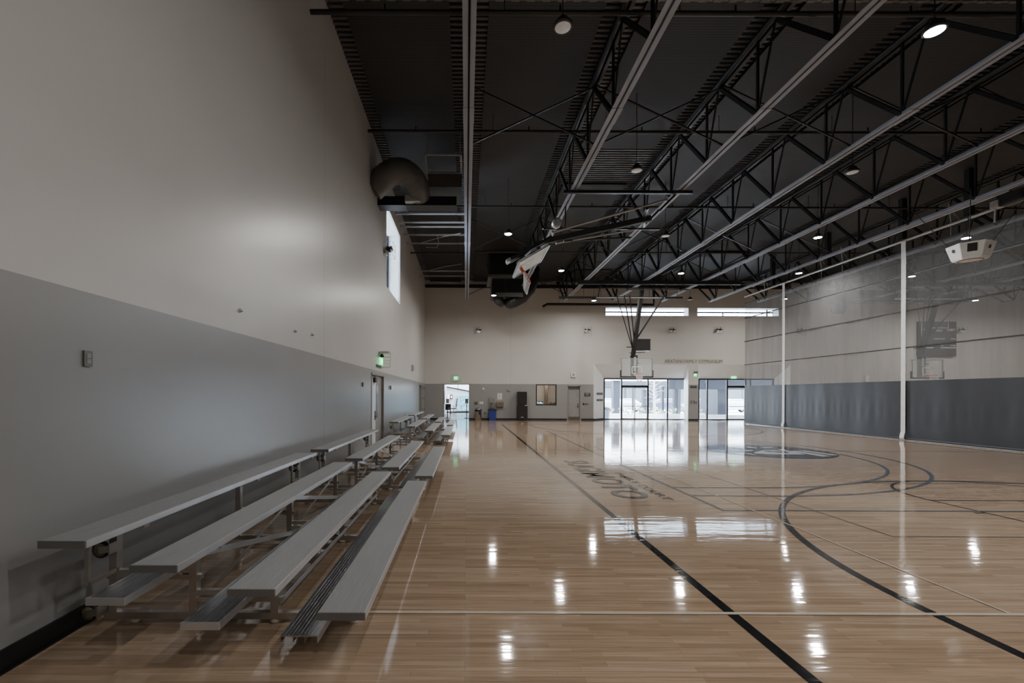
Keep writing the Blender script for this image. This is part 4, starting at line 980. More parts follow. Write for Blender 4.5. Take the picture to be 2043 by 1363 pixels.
vp = sheet(0.05, 2.45, 0.012, 24, True).build('vinyl_panel', M['vinyl'], cur)
mp_ = sheet(2.45, 7.8, 0.012, 16, False).build('mesh_panel', M['curtain_mesh'], cur)
for z in (3.82, 5.33, 6.84, 7.8):
    MB().box(XC-0.028, Y0+0.5, z-0.022, XC+0.022, YE, z+0.022).build('seam', M['seam'], mp_)
MB().tube([(XC, Y0+0.5, 0.07), (XC, YE, 0.07)], 0.05, 10).build('bottom_hem', M['vinyl'], cur)
MB().tube([(XC-0.05, Y0+0.5, 0.022), (XC-0.05, YE, 0.022)], 0.014, 8).build('hem_cord', M['pipe_light'], cur)
MB().tube([(XC, Y0+0.5, 8.25), (XC, YE, 8.25)], 0.055, 12).build('drive_pipe', M['pipe_light'], cur)
for yy in (25.9, 18.8, 11.7, 4.6):
    pts = [(8.22, -0.06), (6, -0.05), (3, -0.05), (0.35, -0.05), (0.2, -0.09), (0.1, -0.11), (0.03, -0.07), (0.012, -0.03)]
    sb = MB()
    for (z0, x0_), (z1, x1_) in zip(pts, pts[1:]): sb.bar((XC+x0_, yy, z0), (XC+x1_, yy, z1), 0.012, 0.19, (0, 1, 0))
    sb.build('lift_strap', M['strap'], cur)
for yy in (28.6, 27.6, 23.2, 21.9, 17.0, 14.6, 9.0):
    for pa_, pb_, w_ in (((XC, yy, 8.25), (XC-0.1, yy, 9.0), 0.03), ((XC, yy-0.3, 8.3), (XC, yy, 8.75), 0.02), ((XC-0.02, yy, 8.2), (XC-0.02, yy, 7.8), 0.015)): MB().bar(pa_, pb_, w_).build('hanger', M['pipe_light'], cur)
for yy in (26.9, 22.8, 18.9, 16.4, 13.4): MB().box(XC-0.1, yy-0.09, 8.33, XC+0.1, yy+0.09, 10.05).build('support_post', M['steel_black'], cur)
for pa_, pb_ in (((XC-0.35, 14.2, 8.75), (XC-0.35, 20.4, 8.75)), ((XC-0.2, 15.0, 8.62), (XC-0.2, 20.0, 8.62)), ((XC-0.35, 24.4, 8.7), (XC-0.35, 28.3, 8.6))): MB().tube([pa_, pb_], 0.035, 8).build('side_pipe', M['pipe_light'], cur)
mo = MB().box(XC-0.25, 14.6, 8.2, XC+0.25, 15.3, 8.55).lathe([(0.16, 14.1), (0.18, 14.15), (0.18, 14.5), (0.12, 14.6)], (XC, 0, 8.4), 14, 'Y').build('hoist_motor', M['steel_black'], cur)
MB().box(XC-0.3, 15.25, 8.2, XC-0.05, 15.5, 8.42).build('gear_box', M['pipe_light'], mo)
MB().tube([(XC-0.1, 15.5, 8.2), (XC-0.12, 15.5, 7.75)], 0.03, 8).build('chain_bag', M['pipe_light'], mo)

# white suspended loudspeaker
sx_, sy_, sz_ = at(1936, 503, 15.0); sz_ -= 0.28
sp = thing('hanging_loudspeaker', (sx_, sy_, sz_), 'white six-sided loudspeaker cluster hanging on chains in front of the curtain', 'loudspeaker')
rt, rb = 0.58, 0.45; hh = 0.52
def hexa(r_, z, rot=0.30): return [(sx_+r_*math.cos(rot+k*PI/3), sy_+r_*math.sin(rot+k*PI/3), z) for k in range(6)]
bd = MB(); t_ = hexa(rt, sz_+hh); b_ = hexa(rb, sz_+0.06); u_ = hexa(rb*0.9, sz_)
bd.add(b_+t_+u_, [(i, (i+1) % 6, 6+(i+1) % 6, 6+i) for i in range(6)] + [(12+i, 12+(i+1) % 6, (i+1) % 6, i) for i in range(6)] + [tuple(range(6, 12)), tuple(range(12, 18))[::-1]])
bd.build('cabinet', M['white_plastic'], sp, bevel=0.015)
for k in range(6):
    A_, B_, C_, D_ = [Vector(q) for q in (b_[k], b_[(k+1) % 6], t_[(k+1) % 6], t_[k])]
    nrm = (B_-A_).cross(D_-A_).normalized(); c_ = (A_+B_+C_+D_)/4
    if nrm.dot(c_-Vector((sx_, sy_, c_.z))) < 0: nrm = -nrm
    ex = (B_-A_).normalized(); ez = nrm.cross(ex) if nrm.cross(ex).z > 0 else -nrm.cross(ex)
    if k % 2 == 1: q_ = [c_ + nrm*0.012 + ex*i*0.11 + ez*(0.05+j*0.13) for i, j in ((-1,-1),(1,-1),(1,1),(-1,1))]
    else: q_ = [c_ + nrm*0.012 + ex*0.06*math.cos(m_*PI/8) + ez*(0.04+0.06*math.sin(m_*PI/8)) for m_ in range(16)]
    MB().add(q_, [tuple(range(len(q_)))]).build('horn_opening', M['black'], sp)
MB().tube([(sx_+0.3*math.cos(k*PI/10), sy_+0.3*math.sin(k*PI/10), sz_-0.004) for k in range(20)], 0.012, 6, True).build('grille_ring', M['grey_plate'], sp)
for ex_, ey_ in ((-1.1, -0.9), (-1.1, 0.9), (1.0, -0.9), (1.0, 0.9)):
    MB().tube([(sx_+0.35*ex_, sy_+0.35*ey_, sz_+hh), (sx_+ex_*0.9, sy_+ey_*1.0, 8.25 if ex_ < 0 else 8.2)], 0.012, 6).build('chain', M['steel_black'], sp)

# ------------------------------------------------------------------ wall fixtures
def emergency(x, z, label, wall='far', tilt=0.0, Yw=None):
    if wall == 'far':
        r = thing('emergency_light', (x, Y1, z), label, 'emergency light', 'twin-head emergency lights')
        tf = lambda a, b, c_: (x+a, Y1-b, z+c_)
    else:
        r = thing('emergency_light', (X0, Yw, z), label, 'emergency light', 'twin-head emergency lights')
        tf = lambda a, b, c_: (X0+b, Yw+a, z+c_)
    MB().box(*tf(-0.16, 0.0, -0.12), *tf(0.16, 0.10, 0.04)).build('housing', M['guard'], r)
    for s_ in (-1, 1):
        h_ = MB().tube([tf(0.10*s_, 0.05, 0.04), tf(0.12*s_+tilt, 0.12, 0.12), tf(0.14*s_+tilt, 0.26, 0.10+0.08*s_)], [0.02, 0.07, 0.10], 12).build('lamp_head', M['steel_dark'], r)
        MB().tube([tf(0.14*s_+tilt, 0.262, 0.10+0.08*s_), tf(0.142*s_+tilt, 0.275, 0.10+0.08*s_)], 0.085, 12).build('lamp_lens', M['white_plastic'], h_)
    q = MB()
    for a_ in (-0.26, 0.26):
        q.tube([tf(a_, 0, -0.2), tf(a_, 0.36, -0.2), tf(a_, 0.36, 0.28), tf(a_, 0, 0.28)], 0.008, 5)
    for c_ in (-0.2, 0.04, 0.28): q.tube([tf(-0.26, 0.36, c_), tf(0.26, 0.36, c_)], 0.008, 5)
    q.build('wire_guard', M['guard'], r)
    return r
for px_, lab, tl in ((953, 'twin-head emergency light high on the far wall, leftmost of the row', 0.05), (1170.5, 'twin-head emergency light high on the far wall, left of the clerestory windows', 0),
                 (1339, 'twin-head emergency light under the left clerestory window', 0), (1430, 'twin-head emergency light under the right clerestory window near the curtain', 0.08),
                 (1593, 'twin-head emergency light seen through the curtain beside the farther strap', 0), (1912, 'twin-head emergency light at the right edge of the scoreboard', 0.05)):
    p_ = at(px_, 660, Y1); emergency(p_[0], p_[2]-0.05, lab, tilt=tl)
emergency(0, 7.0, 'twin-head emergency light on the left wall beside the tall slot window', 'left', 0.05, 16.55)

# exit signs
def exit_far(px_, py_, Yw, label, w_=0.34, h_=0.22, guard=False, lobby=False, head=True, drop=0):
    x, _, z = at(px_, py_, Yw)
    r = thing('exit_sign', (x, Yw, z), label, 'exit sign')
    MB().box(x-w_/2, Yw-0.08, z-h_/2, x+w_/2, Yw-0.04, z+h_/2).build('panel', M['green_on'], r)
    MB().box(x-w_/2-0.02, Yw-0.10, z+h_/2, x+w_/2+0.02, Yw-0.0, z+h_/2+0.06).build('canopy', M['guard'], r)
    wall_text('EXIT', x-w_*0.36, z-h_*0.2, Yw-0.084, w_*0.72, h_*0.5, 'lettering', M['exit_text'], r, 0.02)
    if head:
        for s_ in (-1, 1): MB().tube([(x+s_*w_*0.35, Yw-0.05, z+h_/2+0.08), (x+s_*w_*0.4, Yw-0.14, z+h_/2+0.10)], [0.04, 0.06], 10).build('lamp_head', M['steel_dark'], r)
    if drop: MB().tube([(x, Yw-0.03, z+h_/2+0.05), (x, Yw-0.0, z+h_/2+drop)], 0.02, 6).build('bracket', M['guard'], r)
    if guard: MB().add([(x-0.40, Yw-0.012, z-0.3), (x+0.40, Yw-0.012, z-0.3), (x+0.34, Yw-0.22, z+0.22), (x-0.30, Yw-0.22, z+0.24)], [(0, 1, 2, 3)]).build('guard', M['guard_clear'], r)
    return r
exit_far(909.5, 754.5, Y1, 'green exit sign in a clear guard above the lobby opening', 0.30, 0.26, True, head=False)
lb = thing('lobby_lettering', (-1.0, Y1, 2.66), 'small dark letters above the lobby opening under the exit sign', 'lettering')
a_ = at(903, 763.6, Y1); letter_parts('LOBBY', a_[0], a_[2], Y1-0.006, 0.44, 0.11, M['ink'], lb, 0.01)
exit_far(1386.5, 748.5, Y1, 'small green exit sign with dark lamp heads on the pier between the entrances', 0.20, 0.2)
exit_far(1463.0, 752.2, YG-0.1, 'green exit sign at the top of the right glazed entrance', 0.40, 0.28, False, head=False, drop=0.3)
# left wall exit sign in its guard, dark sign below
xx, yy, zz = lw(757.5, 721)
r = thing('exit_sign', (X0, yy, zz), 'green exit sign with clear guard above the left wall doorway', 'exit sign')
MB().box(X0+0.02, yy-0.18, zz-0.13, X0+0.07, yy+0.25, zz+0.13).build('panel', M['green_on'], r)
MB().box(X0, yy-0.22, zz+0.28, X0+0.35, yy+0.30, zz+0.32).build('canopy', M['guard'], r)
MB().tube([(X0+0.03, yy-0.1, zz+0.14), (X0+0.14, yy-0.1, zz+0.21)], [0.04, 0.07], 10).build('lamp_head', M['steel_black'], r)
q = MB()
for k in range(5): q.tube([(X0, yy+0.3, zz-0.18+0.115*k), (X0+0.33, yy+0.25, zz-0.18+0.115*k)], 0.007, 5)
q.tube([(X0+0.33, yy+0.25, zz+0.3), (X0+0.33, yy+0.25, zz-0.2), (X0+0.2, yy+0.1, zz-0.22), (X0, yy, zz-0.22)], 0.008, 5).build('wire_guard', M['guard'], r)
p, f = text_mb('EXIT', 0.3, 0.14, 0.02); MB().add([(X0+0.074, yy-0.11+a_, zz-0.07+b_) for a_, b_ in p], f).build('lettering', M['exit_text'], r)

def plate_far(px0, py0, px1, py1, name, m, label, cat, text=0, group=None, dep=0.03):
    a_ = at(px0, py0, Y1); b_ = at(px1, py1, Y1)
    o_ = solo(MB().box(a_[0], Y1-dep, b_[2], b_[0], Y1-0.001, a_[2]), name, M[m], label, cat, group, bevel=0.004)
    if text:
        q_ = MB(); h_ = (a_[2]-b_[2]); w_ = b_[0]-a_[0]
        for k in range(text):
            z_ = a_[2] - h_*(k+0.75)/(text+0.5); q_.box(a_[0]+w_*0.15, Y1-dep-0.003, z_, b_[0]-w_*(0.15+0.12*(k % 2)), Y1-dep-0.0005, z_+h_*0.16/ max(1, text*0.5))
        q_.build('print', M['sign_text' if m != 'paper' else 'ink'], o_)
    return o_
plate_far(992.6, 784.8, 1001.3, 797, 'wall_notice', 'paper', 'white paper notice on the far wall above the right drinking fountain', 'notice', 5, dep=0.012)
plate_far(1166, 783.8, 1177.6, 790.8, 'wall_sign', 'sign_dark', 'dark rectangular sign right of the grey door on the far wall', 'sign', 2)
plate_far(1377.4, 769.8, 1389.5, 774.2, 'wall_sign', 'sign_dark', 'dark narrow sign on the pier between the two entrances', 'sign', 1)
plate_far(962.6, 773.6, 965.6, 778.2, 'motion_sensor', 'white_plastic', 'small white sensor on the far wall above the trash can', 'sensor', dep=0.08)
ws = plate_far(1012.6, 775.5, 1017.4, 780.8, 'fire_strobe', 'door_grey', 'small grey strobe on the far wall left of the black speaker stack', 'strobe', dep=0.07)
ws = plate_far(1138.6, 743.4, 1148.4, 752.6, 'wall_speaker', 'white_plastic', 'square white speaker box on the far wall above the grey door', 'speaker box', dep=0.12)
a_ = at(1143.5, 748, Y1); MB().lathe([(0.10, Y1-0.135), (0.12, Y1-0.12)], (a_[0], 0, a_[2]), 16, 'Y').build('grille', M['guard'], ws)
ws = plate_far(1908, 754, 1913, 760, 'wall_speaker', 'white_plastic', 'small white box on the far wall right of the curtained hoop', 'speaker box', dep=0.1)
a_ = at(1910.5, 757, Y1); MB().lathe([(0.06, Y1-0.112), (0.07, Y1-0.1)], (a_[0], 0, a_[2]), 16, 'Y').build('grille', M['guard'], ws)
ws = plate_far(1725, 750, 1732, 762, 'wall_speaker', 'white_plastic', 'pale box on the far wall midway between the curtain straps', 'speaker box', dep=0.1)
plate_far(946.6, 801.6, 952.8, 807, 'thermostat', 'grey_plate', 'grey thermostat above the stainless trash can', 'thermostat', dep=0.05)
plate_far(956.6, 801.6, 960.2, 806, 'light_switch', 'white_plastic', 'white switch plate right of the grey thermostat, left of a pair', 'switch', dep=0.02)
plate_far(961.2, 801.6, 964.0, 806.6, 'light_switch', 'white_plastic', 'narrow white switch plate above the trash can, right of a pair', 'switch', dep=0.02)
plate_far(965.5, 823, 969.0, 826.5, 'wall_outlet', 'grey_plate', 'low outlet between the trash can and the blue bin', 'outlet', dep=0.02)
for k, (x0_, x1_, mm2) in enumerate(((1163.0, 1165.9, 'black'), (1168.2, 1169.8, 'black'), (1172.4, 1174.2, 'grey_plate'))):
    plate_far(x0_, 804.6, x1_, 808, 'light_switch', mm2, ['round black switch right of the grey door, leftmost of three', 'narrow black switch, middle of three right of the grey door', 'narrow grey switch, rightmost of three by the grey door'][k], 'switch', dep=0.03)
tb = thing('tap_bracket', (at(1383, 803, Y1)[0], Y1, 1.1), 'thin grey metal bracket on the pier between the entrances', 'bracket')
a_ = at(1378, 800, Y1); b_ = at(1389, 806, Y1)
MB().tube([(a_[0], Y1-0.05, b_[2]), (a_[0], Y1-0.05, a_[2]), (b_[0]-0.15, Y1-0.05, a_[2]), (b_[0]-0.15, Y1-0.05, b_[2])], 0.02, 6).tube([(b_[0], Y1-0.05, a_[2]-0.05), (b_[0], Y1-0.05, b_[2]+0.05)], 0.02, 6).build('loop', M['grey_plate'], tb)
MB().box(a_[0]-0.03, Y1-0.05, a_[2]-0.05, b_[0]+0.02, Y1-0.001, a_[2]-0.01).build('mounting_plate', M['guard'], tb)
# two dark signs on the splayed reveal (left jamb)
jx = lambda t_: (9.24+1.06*t_, Y1+1.0*t_)
for (z0, z1, lab) in ((2.0, 1.85, 'upper of two narrow dark signs on the white splayed entrance jamb'), (1.53, 1.38, 'lower of two narrow dark signs on the white splayed entrance jamb')):
    a_, b_ = jx(0.30), jx(0.86)
    o_ = solo(MB().bar((a_[0], a_[1]-0.02, (z0+z1)/2), (b_[0], b_[1]-0.02, (z0+z1)/2), 0.02, abs(z0-z1)), 'wall_sign', M['sign_dark'], lab, 'sign')
    a_, b_ = jx(0.36), jx(0.80)
    MB().bar((a_[0]+0.008, a_[1]-0.034, (z0+z1)/2), (b_[0]+0.008, b_[1]-0.034, (z0+z1)/2), 0.004, 0.03).build('print', M['sign_text'], o_)
# bronze name letters
nl = thing('name_lettering', (at(1325, 725, Y1)[0], Y1, 4.1), 'long line of thin bronze letters on the far wall above the entrances', 'lettering')
a_ = at(1325.5, 724.6, Y1); b_ = at(1441, 717.2, Y1)
letter_parts('ARATANI FAMILY GYMNASIUM', a_[0], a_[2], Y1-0.03, b_[0]-a_[0], 0.27, M['bronze'], nl, -0.004)

# drinking fountains
a_ = at(975.8, 793.8, Y1); b_ = at(986, 813.8, Y1)
df_ = thing('bottle_filler', (a_[0], Y1, b_[2]), 'tall stainless bottle filler on the far wall above the blue bin', 'bottle filler')
MB().box(a_[0], Y1-0.12, b_[2], b_[0], Y1-0.001, a_[2]).build('cabinet', M['stainless'], df_, bevel=0.01)
MB().box(a_[0]+0.05, Y1-0.127, b_[2]+0.05, b_[0]-0.12, Y1-0.118, (a_[2]+b_[2])/2-0.02).build('alcove', M['grey_plate'], df_)
MB().box(a_[0]+0.06, Y1-0.14, (a_[2]+b_[2])/2-0.05, a_[0]+0.2, Y1-0.12, (a_[2]+b_[2])/2).build('spout', M['black'], df_)
a_ = at(990, 802, Y1); b_ = at(1003.8, 814.2, Y1)
df_ = thing('drinking_fountain', (a_[0], Y1, b_[2]), 'boxy stainless drinking fountain on the far wall right of the bottle filler', 'drinking fountain')
fv = MB(); fv.add([(a_[0], Y1, b_[2]), (b_[0], Y1, b_[2]), (b_[0], Y1, a_[2]), (a_[0], Y1, a_[2]), (a_[0], Y1-0.28, b_[2]+0.1), (b_[0], Y1-0.28, b_[2]+0.1), (b_[0], Y1-0.42, a_[2]), (a_[0], Y1-0.42, a_[2])],
      [(0,1,2,3),(4,5,6,7),(0,1,5,4),(3,2,6,7),(0,3,7,4),(1,2,6,5)])
fv.build('basin', M['stainless'], df_, bevel=0.01)
MB().box(a_[0]+0.12, Y1-0.425, a_[2]-0.12, b_[0]-0.12, Y1-0.36, a_[2]-0.06).build('push_bar', M['grey_plate'], df_)
MB().tube([(b_[0]-0.1, Y1-0.15, a_[2]), (b_[0]-0.1, Y1-0.15, a_[2]+0.05), (b_[0]-0.16, Y1-0.2, a_[2]+0.06)], 0.015, 8).build('bubbler', M['stainless'], df_)

# bins and speaker stack
x, y = at(954, 838, 32.5)[0], 32.55
tcn = thing('trash_can', (x, y, 0), 'stainless steel trash can with dark lid band against the far wall', 'trash can')
MB().lathe([(0.22, 0.0), (0.23, 0.02), (0.23, 0.62)], (x, y, 0), 24).build('body', M['stainless'], tcn)
MB().lathe([(0.235, 0.62), (0.245, 0.64), (0.245, 0.74), (0.235, 0.76)], (x, y, 0), 24).build('lid_band', M['black'], tcn)
MB().lathe([(0.235, 0.76), (0.22, 0.82), (0.12, 0.87), (0.03, 0.89)], (x, y, 0), 24).build('dome_lid', M['stainless'], tcn)
MB().add([(x+0.02, y-0.252, 0.74), (x+0.2, y-0.19, 0.74), (x+0.19, y-0.18, 0.42), (x+0.1, y-0.245, 0.36), (x+0.02, y-0.255, 0.46)], [(0,1,2,3,4)]).build('liner_bag', M['rubber'], tcn)
x, y = at(982.2, 838, 32.5)[0], 32.52
rb_ = thing('recycling_bin', (x, y, 0), 'blue plastic bin with a dark liner beside the trash can', 'bin')
def taper(x, y, w0, d0, w1, d1, z0, z1): return MB().add([(x-w0,y-d0,z0),(x+w0,y-d0,z0),(x+w0,y+d0,z0),(x-w0,y+d0,z0),(x-w1,y-d1,z1),(x+w1,y-d1,z1),(x+w1,y+d1,z1),(x-w1,y+d1,z1)], [(0,3,2,1),(4,5,6,7),(0,1,5,4),(1,2,6,5),(2,3,7,6),(3,0,4,7)])
taper(x, y, 0.23, 0.2, 0.28, 0.24, 0.002, 0.74).build('body', M['bluebin'], rb_, bevel=0.02)
taper(x, y, 0.31, 0.26, 0.31, 0.26, 0.70, 0.80).build('liner_rim', M['rubber'], rb_, bevel=0.02)
xa = at(1032.2, 790, 32.4)[0]; xb = at(1051.6, 790, 32.4)[0]
su = thing('upper_loudspeaker', (xa, 32.6, 1.04), 'black loudspeaker cabinet on top of another by the far wall', 'loudspeaker')
zt_ = at(1040, 781.6, 32.3)[2]
MB().box(xa+0.02, 32.3, 1.06, xb-0.02, 32.9, zt_).build('cabinet', M['black'], su, bevel=0.01)
MB().box(xa+0.06, 32.285, 1.10, xb-0.06, 32.3, zt_-0.05).build('grille', M['black_matte'], su)
sl = thing('lower_loudspeaker', (xa, 32.6, 0), 'black loudspeaker cabinet on the floor under another by the far wall', 'loudspeaker')
MB().box(xa, 32.25, 0.03, xb+0.02, 32.92, 1.05).build('cabinet', M['black'], sl, bevel=0.01)
MB().box(xa+0.04, 32.235, 0.08, xb-0.02, 32.25, 1.0).build('grille', M['black_matte'], sl)
lbp = at(1042, 832, 32.2); MB().box(lbp[0]-0.09, 32.225, 0.20, lbp[0]+0.09, 32.236, 0.26).build('badge', M['guard'], sl)
for sx in (xa+0.06, xb-0.06):
    for sy in (32.32, 32.85): MB().lathe([(0.03, 0.0), (0.03, 0.03)], (sx, sy, 0), 10).build('foot', M['rubber'], sl)
solo(MB().box(xb-0.16, 32.28, 1.05, xb+0.0, 32.36, 1.09).box(xb-0.14, 32.27, 1.06, xb-0.02, 32.28, 1.08), 'paper_tag', M['paper'], 'small white tag lying between the two stacked loudspeakers', 'tag')

# left wall electrical plate, small wall boxes
a_ = lw(164.2, 699.5); b_ = lw(181, 731.5)
pl = thing('outlet_plate', (X0, (a_[1]+b_[1])/2, (a_[2]+b_[2])/2), 'grey metal outlet box on the near left wall above the paint line shadow', 'outlet')
pl['label'] = 'grey metal outlet box on the near left wall'
ya, yb_, zc = a_[1], b_[1], (a_[2]+b_[2])/2; hh2 = 0.062
MB().box(X0, ya, zc-hh2, X0+0.018, yb_, zc+hh2).build('plate', M['grey_plate'], pl, bevel=0.002)
for dz in (-0.022, 0.022):
    oo = MB().box(X0+0.017, (ya+yb_)/2-0.017, zc+dz-0.016, X0+0.021, (ya+yb_)/2+0.017, zc+dz+0.016).build('socket', M['door_grey'], pl)
    MB().box(X0+0.020, (ya+yb_)/2-0.008, zc+dz+0.001, X0+0.0215, (ya+yb_)/2-0.005, zc+dz+0.011).box(X0+0.020, (ya+yb_)/2+0.005, zc+dz+0.001, X0+0.0215, (ya+yb_)/2+0.008, zc+dz+0.011)\
        .box(X0+0.020, (ya+yb_)/2-0.003, zc+dz-0.011, X0+0.0215, (ya+yb_)/2+0.003, zc+dz-0.005).build('slots', M['black'], oo)
def plate_left(px0, py0, px1, py1, name, m, label, cat, dep=0.04):
    a_ = lw(px0, py0); b_ = lw(px1, py1); zc_ = (a_[2]+b_[2])/2; h_ = abs(a_[2]-b_[2])/2
    return solo(MB().box(X0, a_[1], zc_-h_, X0+dep, b_[1], zc_+h_), name, M[m], label, cat, bevel=0.004)
s_ = plate_left(750.2, 726.5, 760, 735.5, 'wall_sign', 'sign_dark', 'dark room sign directly under the left wall exit sign', 'sign', 0.02)
plate_left(820.6, 728, 823.6, 740, 'fire_strobe', 'guard', 'narrow grey strobe box high on the left wall near the corner', 'strobe', 0.12)
plate_left(722.4, 763, 724.2, 771.5, 'light_switch', 'grey_plate', 'small grey switch left of the open left wall doorway', 'switch', 0.03)
plate_left(778, 769.5, 780.6, 777.5, 'fire_alarm_pull', 'guard', 'small pale alarm box on the left wall right of the doorway', 'alarm box', 0.06)
for (px_, py_, lab) in ((478, 620, 'small bare screw anchor on the white left wall, leftmost'), (588, 661, 'small bare screw anchor on the white left wall, middle'), (622, 668, 'small bare screw anchor on the white left wall, right')):
    c_ = lw(px_, py_); solo(MB().tube([(X0, c_[1], c_[2]), (X0+0.03, c_[1], c_[2]-0.004)], [0.03, 0.014], 8).tube([(X0+0.03, c_[1], c_[2]-0.004), (X0+0.045, c_[1], c_[2]-0.012)], 0.008, 6), 'wall_anchor', M['guard'], lab, 'wall anchor', 'screw anchors on the left wall')
ap = thing('access_panel', (X0, 31.6, 1.2), 'flat grey access panel with dark hinges at the end of the left wall', 'panel')
MB().box(X0, 30.9, 0.16, X0+0.03, 32.7, 2.4).build('panel_face', M['door_grey'], ap)
for zz in (0.8, 1.55, 2.25):
    for yy in (31.1, 32.3): MB().box(X0+0.03, yy-0.06, zz-0.06, X0+0.05, yy+0.06, zz+0.06).build('hinge', M['sign_dark'], ap)

# scoreboard on the far wall beyond the curtain
a_ = at(1828, 642.5, Y1); b_ = at(1902, 711.5, Y1)
sx0, sx1, sz0, sz1 = a_[0], b_[0], b_[2], a_[2]; YS = Y1-0.22
sbd = thing('scoreboard', (sx0, Y1, sz0), 'black scoreboard on the far wall behind the curtained hoop', 'scoreboard')
MB().box(sx0, YS, sz0, sx1, Y1-0.001, sz1).build('cabinet', M['score'], sbd, bevel=0.02)
W_, H_ = sx1-sx0, sz1-sz0
def stx(t_, fx, fz, fw, fh): wall_text(t_, sx0+W_*fx, sz1-H_*fz, YS-0.004, W_*fw, H_*fh, 'lettering', M['score_text'], sbd, 0.012)
stx('HOME', 0.13, 0.27, 0.19, 0.06); stx('PERIOD', 0.46, 0.285, 0.16, 0.045); stx('GUEST', 0.74, 0.27, 0.21, 0.06)
stx('FOULS', 0.10, 0.52, 0.12, 0.04); stx('PLAYER FOUL', 0.40, 0.52, 0.29, 0.04); stx('FOULS', 0.84, 0.52, 0.13, 0.04)
stx('BONUS', 0.10, 0.71, 0.12, 0.035); stx('TOL', 0.58, 0.71, 0.06, 0.035); stx('SCORE', 0.84, 0.71, 0.13, 0.035)
ln = MB()
for (x0_, z0_, x1_, z1_) in ((0.30, 0.19, 0.78, 0.175), (0.30, 0.19, 0.312, 0.01), (0.768, 0.19, 0.78, 0.01), (0.06, 0.75, 0.075, 0.01), (0.06, 0.765, 0.38, 0.745), (0.57, 0.765, 0.99, 0.745)):
    ln.box(sx0+W_*x0_, YS-0.004, sz1-H_*z0_, sx0+W_*x1_, YS-0.001, sz1-H_*z1_)
ln.build('printed_lines', M['score_text'], sbd)

# ------------------------------------------------------------------ outside the glazing
struct(MB().box(-20, YG+0.1, -0.15, 70, 90, -0.02), 'ground', M['conc'])
def blk(px0, py0, px1, py1, Y, dep, name, m, label, cat, z0=-0.02, extra=None):
    a_ = at(px0, py0, Y); b_ = at(px1, py1, Y); zb_ = b_[2] if z0 is None else z0
    mb = MB().box(a_[0], Y, zb_, b_[0], Y+dep, a_[2])
    mb.box(a_[0]-0.04, Y-0.04, a_[2], b_[0]+0.04, Y+dep+0.04, a_[2]+0.06)
    return solo(mb, name, M[m], label, cat)
bg = thing('office_building', (20, 60, 0), 'pale blue building across the street beyond the glazed entrances', 'building')
MB().box(6, 60, -0.02, 44, 66, 3.35).build('wall', M['bldg2'], bg)
MB().box(5.6, 59.4, 3.35, 44.4, 66.4, 3.7).build('roof_edge', M['bldg'], bg)
for k in range(8):
    xw = 8 + 4.3*k; wf = MB().box(xw, 59.93, 0.9, xw+2.6, 60.0, 2.9).build('window', M['bldg'], bg)
    MB().box(xw+0.15, 59.90, 1.05, xw+2.45, 59.94, 2.75).build('pane', M['car_glass'] if k % 3 == 1 else M['bldg2'], wf)
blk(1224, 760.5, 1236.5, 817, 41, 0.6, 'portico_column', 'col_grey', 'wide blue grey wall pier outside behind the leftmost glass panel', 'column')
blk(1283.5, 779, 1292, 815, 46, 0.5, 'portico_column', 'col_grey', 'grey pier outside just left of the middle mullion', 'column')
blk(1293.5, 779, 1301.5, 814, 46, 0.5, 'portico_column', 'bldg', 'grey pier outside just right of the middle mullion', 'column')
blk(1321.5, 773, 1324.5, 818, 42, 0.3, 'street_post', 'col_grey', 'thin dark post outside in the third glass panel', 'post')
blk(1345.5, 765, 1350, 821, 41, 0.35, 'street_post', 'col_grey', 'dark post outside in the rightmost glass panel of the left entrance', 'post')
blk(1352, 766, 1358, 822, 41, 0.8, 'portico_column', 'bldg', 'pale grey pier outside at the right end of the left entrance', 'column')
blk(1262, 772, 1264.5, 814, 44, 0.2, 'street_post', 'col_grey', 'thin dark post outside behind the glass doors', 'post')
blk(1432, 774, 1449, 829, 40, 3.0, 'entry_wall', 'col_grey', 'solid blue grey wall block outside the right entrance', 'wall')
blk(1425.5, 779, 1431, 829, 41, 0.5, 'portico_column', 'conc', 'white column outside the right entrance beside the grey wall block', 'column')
cn = thing('entry_canopy', (21, 37, 2.9), 'sloping grey canopy outside the right entrance', 'canopy')
MB().box(17.5, 35.2, 3.25, 30, 39.5, 3.35).build('soffit', M['splay'], cn)
MB().box(17.5, 39.3, 2.35, 30, 39.6, 3.3).build('fascia', M['bldg'], cn)
blk(1393, 829.5, 1486, 834, 37, 0.4, 'planter_curb', 'conc', 'low pale planter curb outside the right entrance', 'curb')
# planters with hedge in front of the left entrance
def hedge(x0, x1, Y, z, label):
    mb = MB(); nx = int((x1-x0)/0.22); rnd = random.Random(int(x0*10)); r_ = thing('planter_hedge', ((x0+x1)/2, Y, 0), label, 'hedge')
    MB().box(x0, Y-0.35, -0.02, x1, Y+0.35, 0.32).build('planter_box', M['conc'], r_)
    for i in range(nx*4):
        cxh = rnd.uniform(x0+0.1, x1-0.1); cyh = Y+rnd.uniform(-0.3, 0.3); czh = rnd.uniform(0.32, z); s_ = rnd.uniform(0.05, 0.12)
        for q_ in range(3):
            an = rnd.uniform(0, 6.28); mb.add([(cxh, cyh, czh-s_), (cxh+s_*math.cos(an), cyh+s_*math.sin(an), czh), (cxh, cyh, czh+s_*1.4), (cxh-s_*math.cos(an), cyh-s_*math.sin(an), czh)], [(0, 1, 2, 3)])
    mb.build('foliage', M['hedge'], r_); return r_
hedge(11.0, 17.2, 36.9, 0.75, 'sunlit low hedge in a pale planter outside the left entrance')
hedge(18.5, 20.3, 39.0, 0.6, 'short low hedge in a planter outside the right entrance')
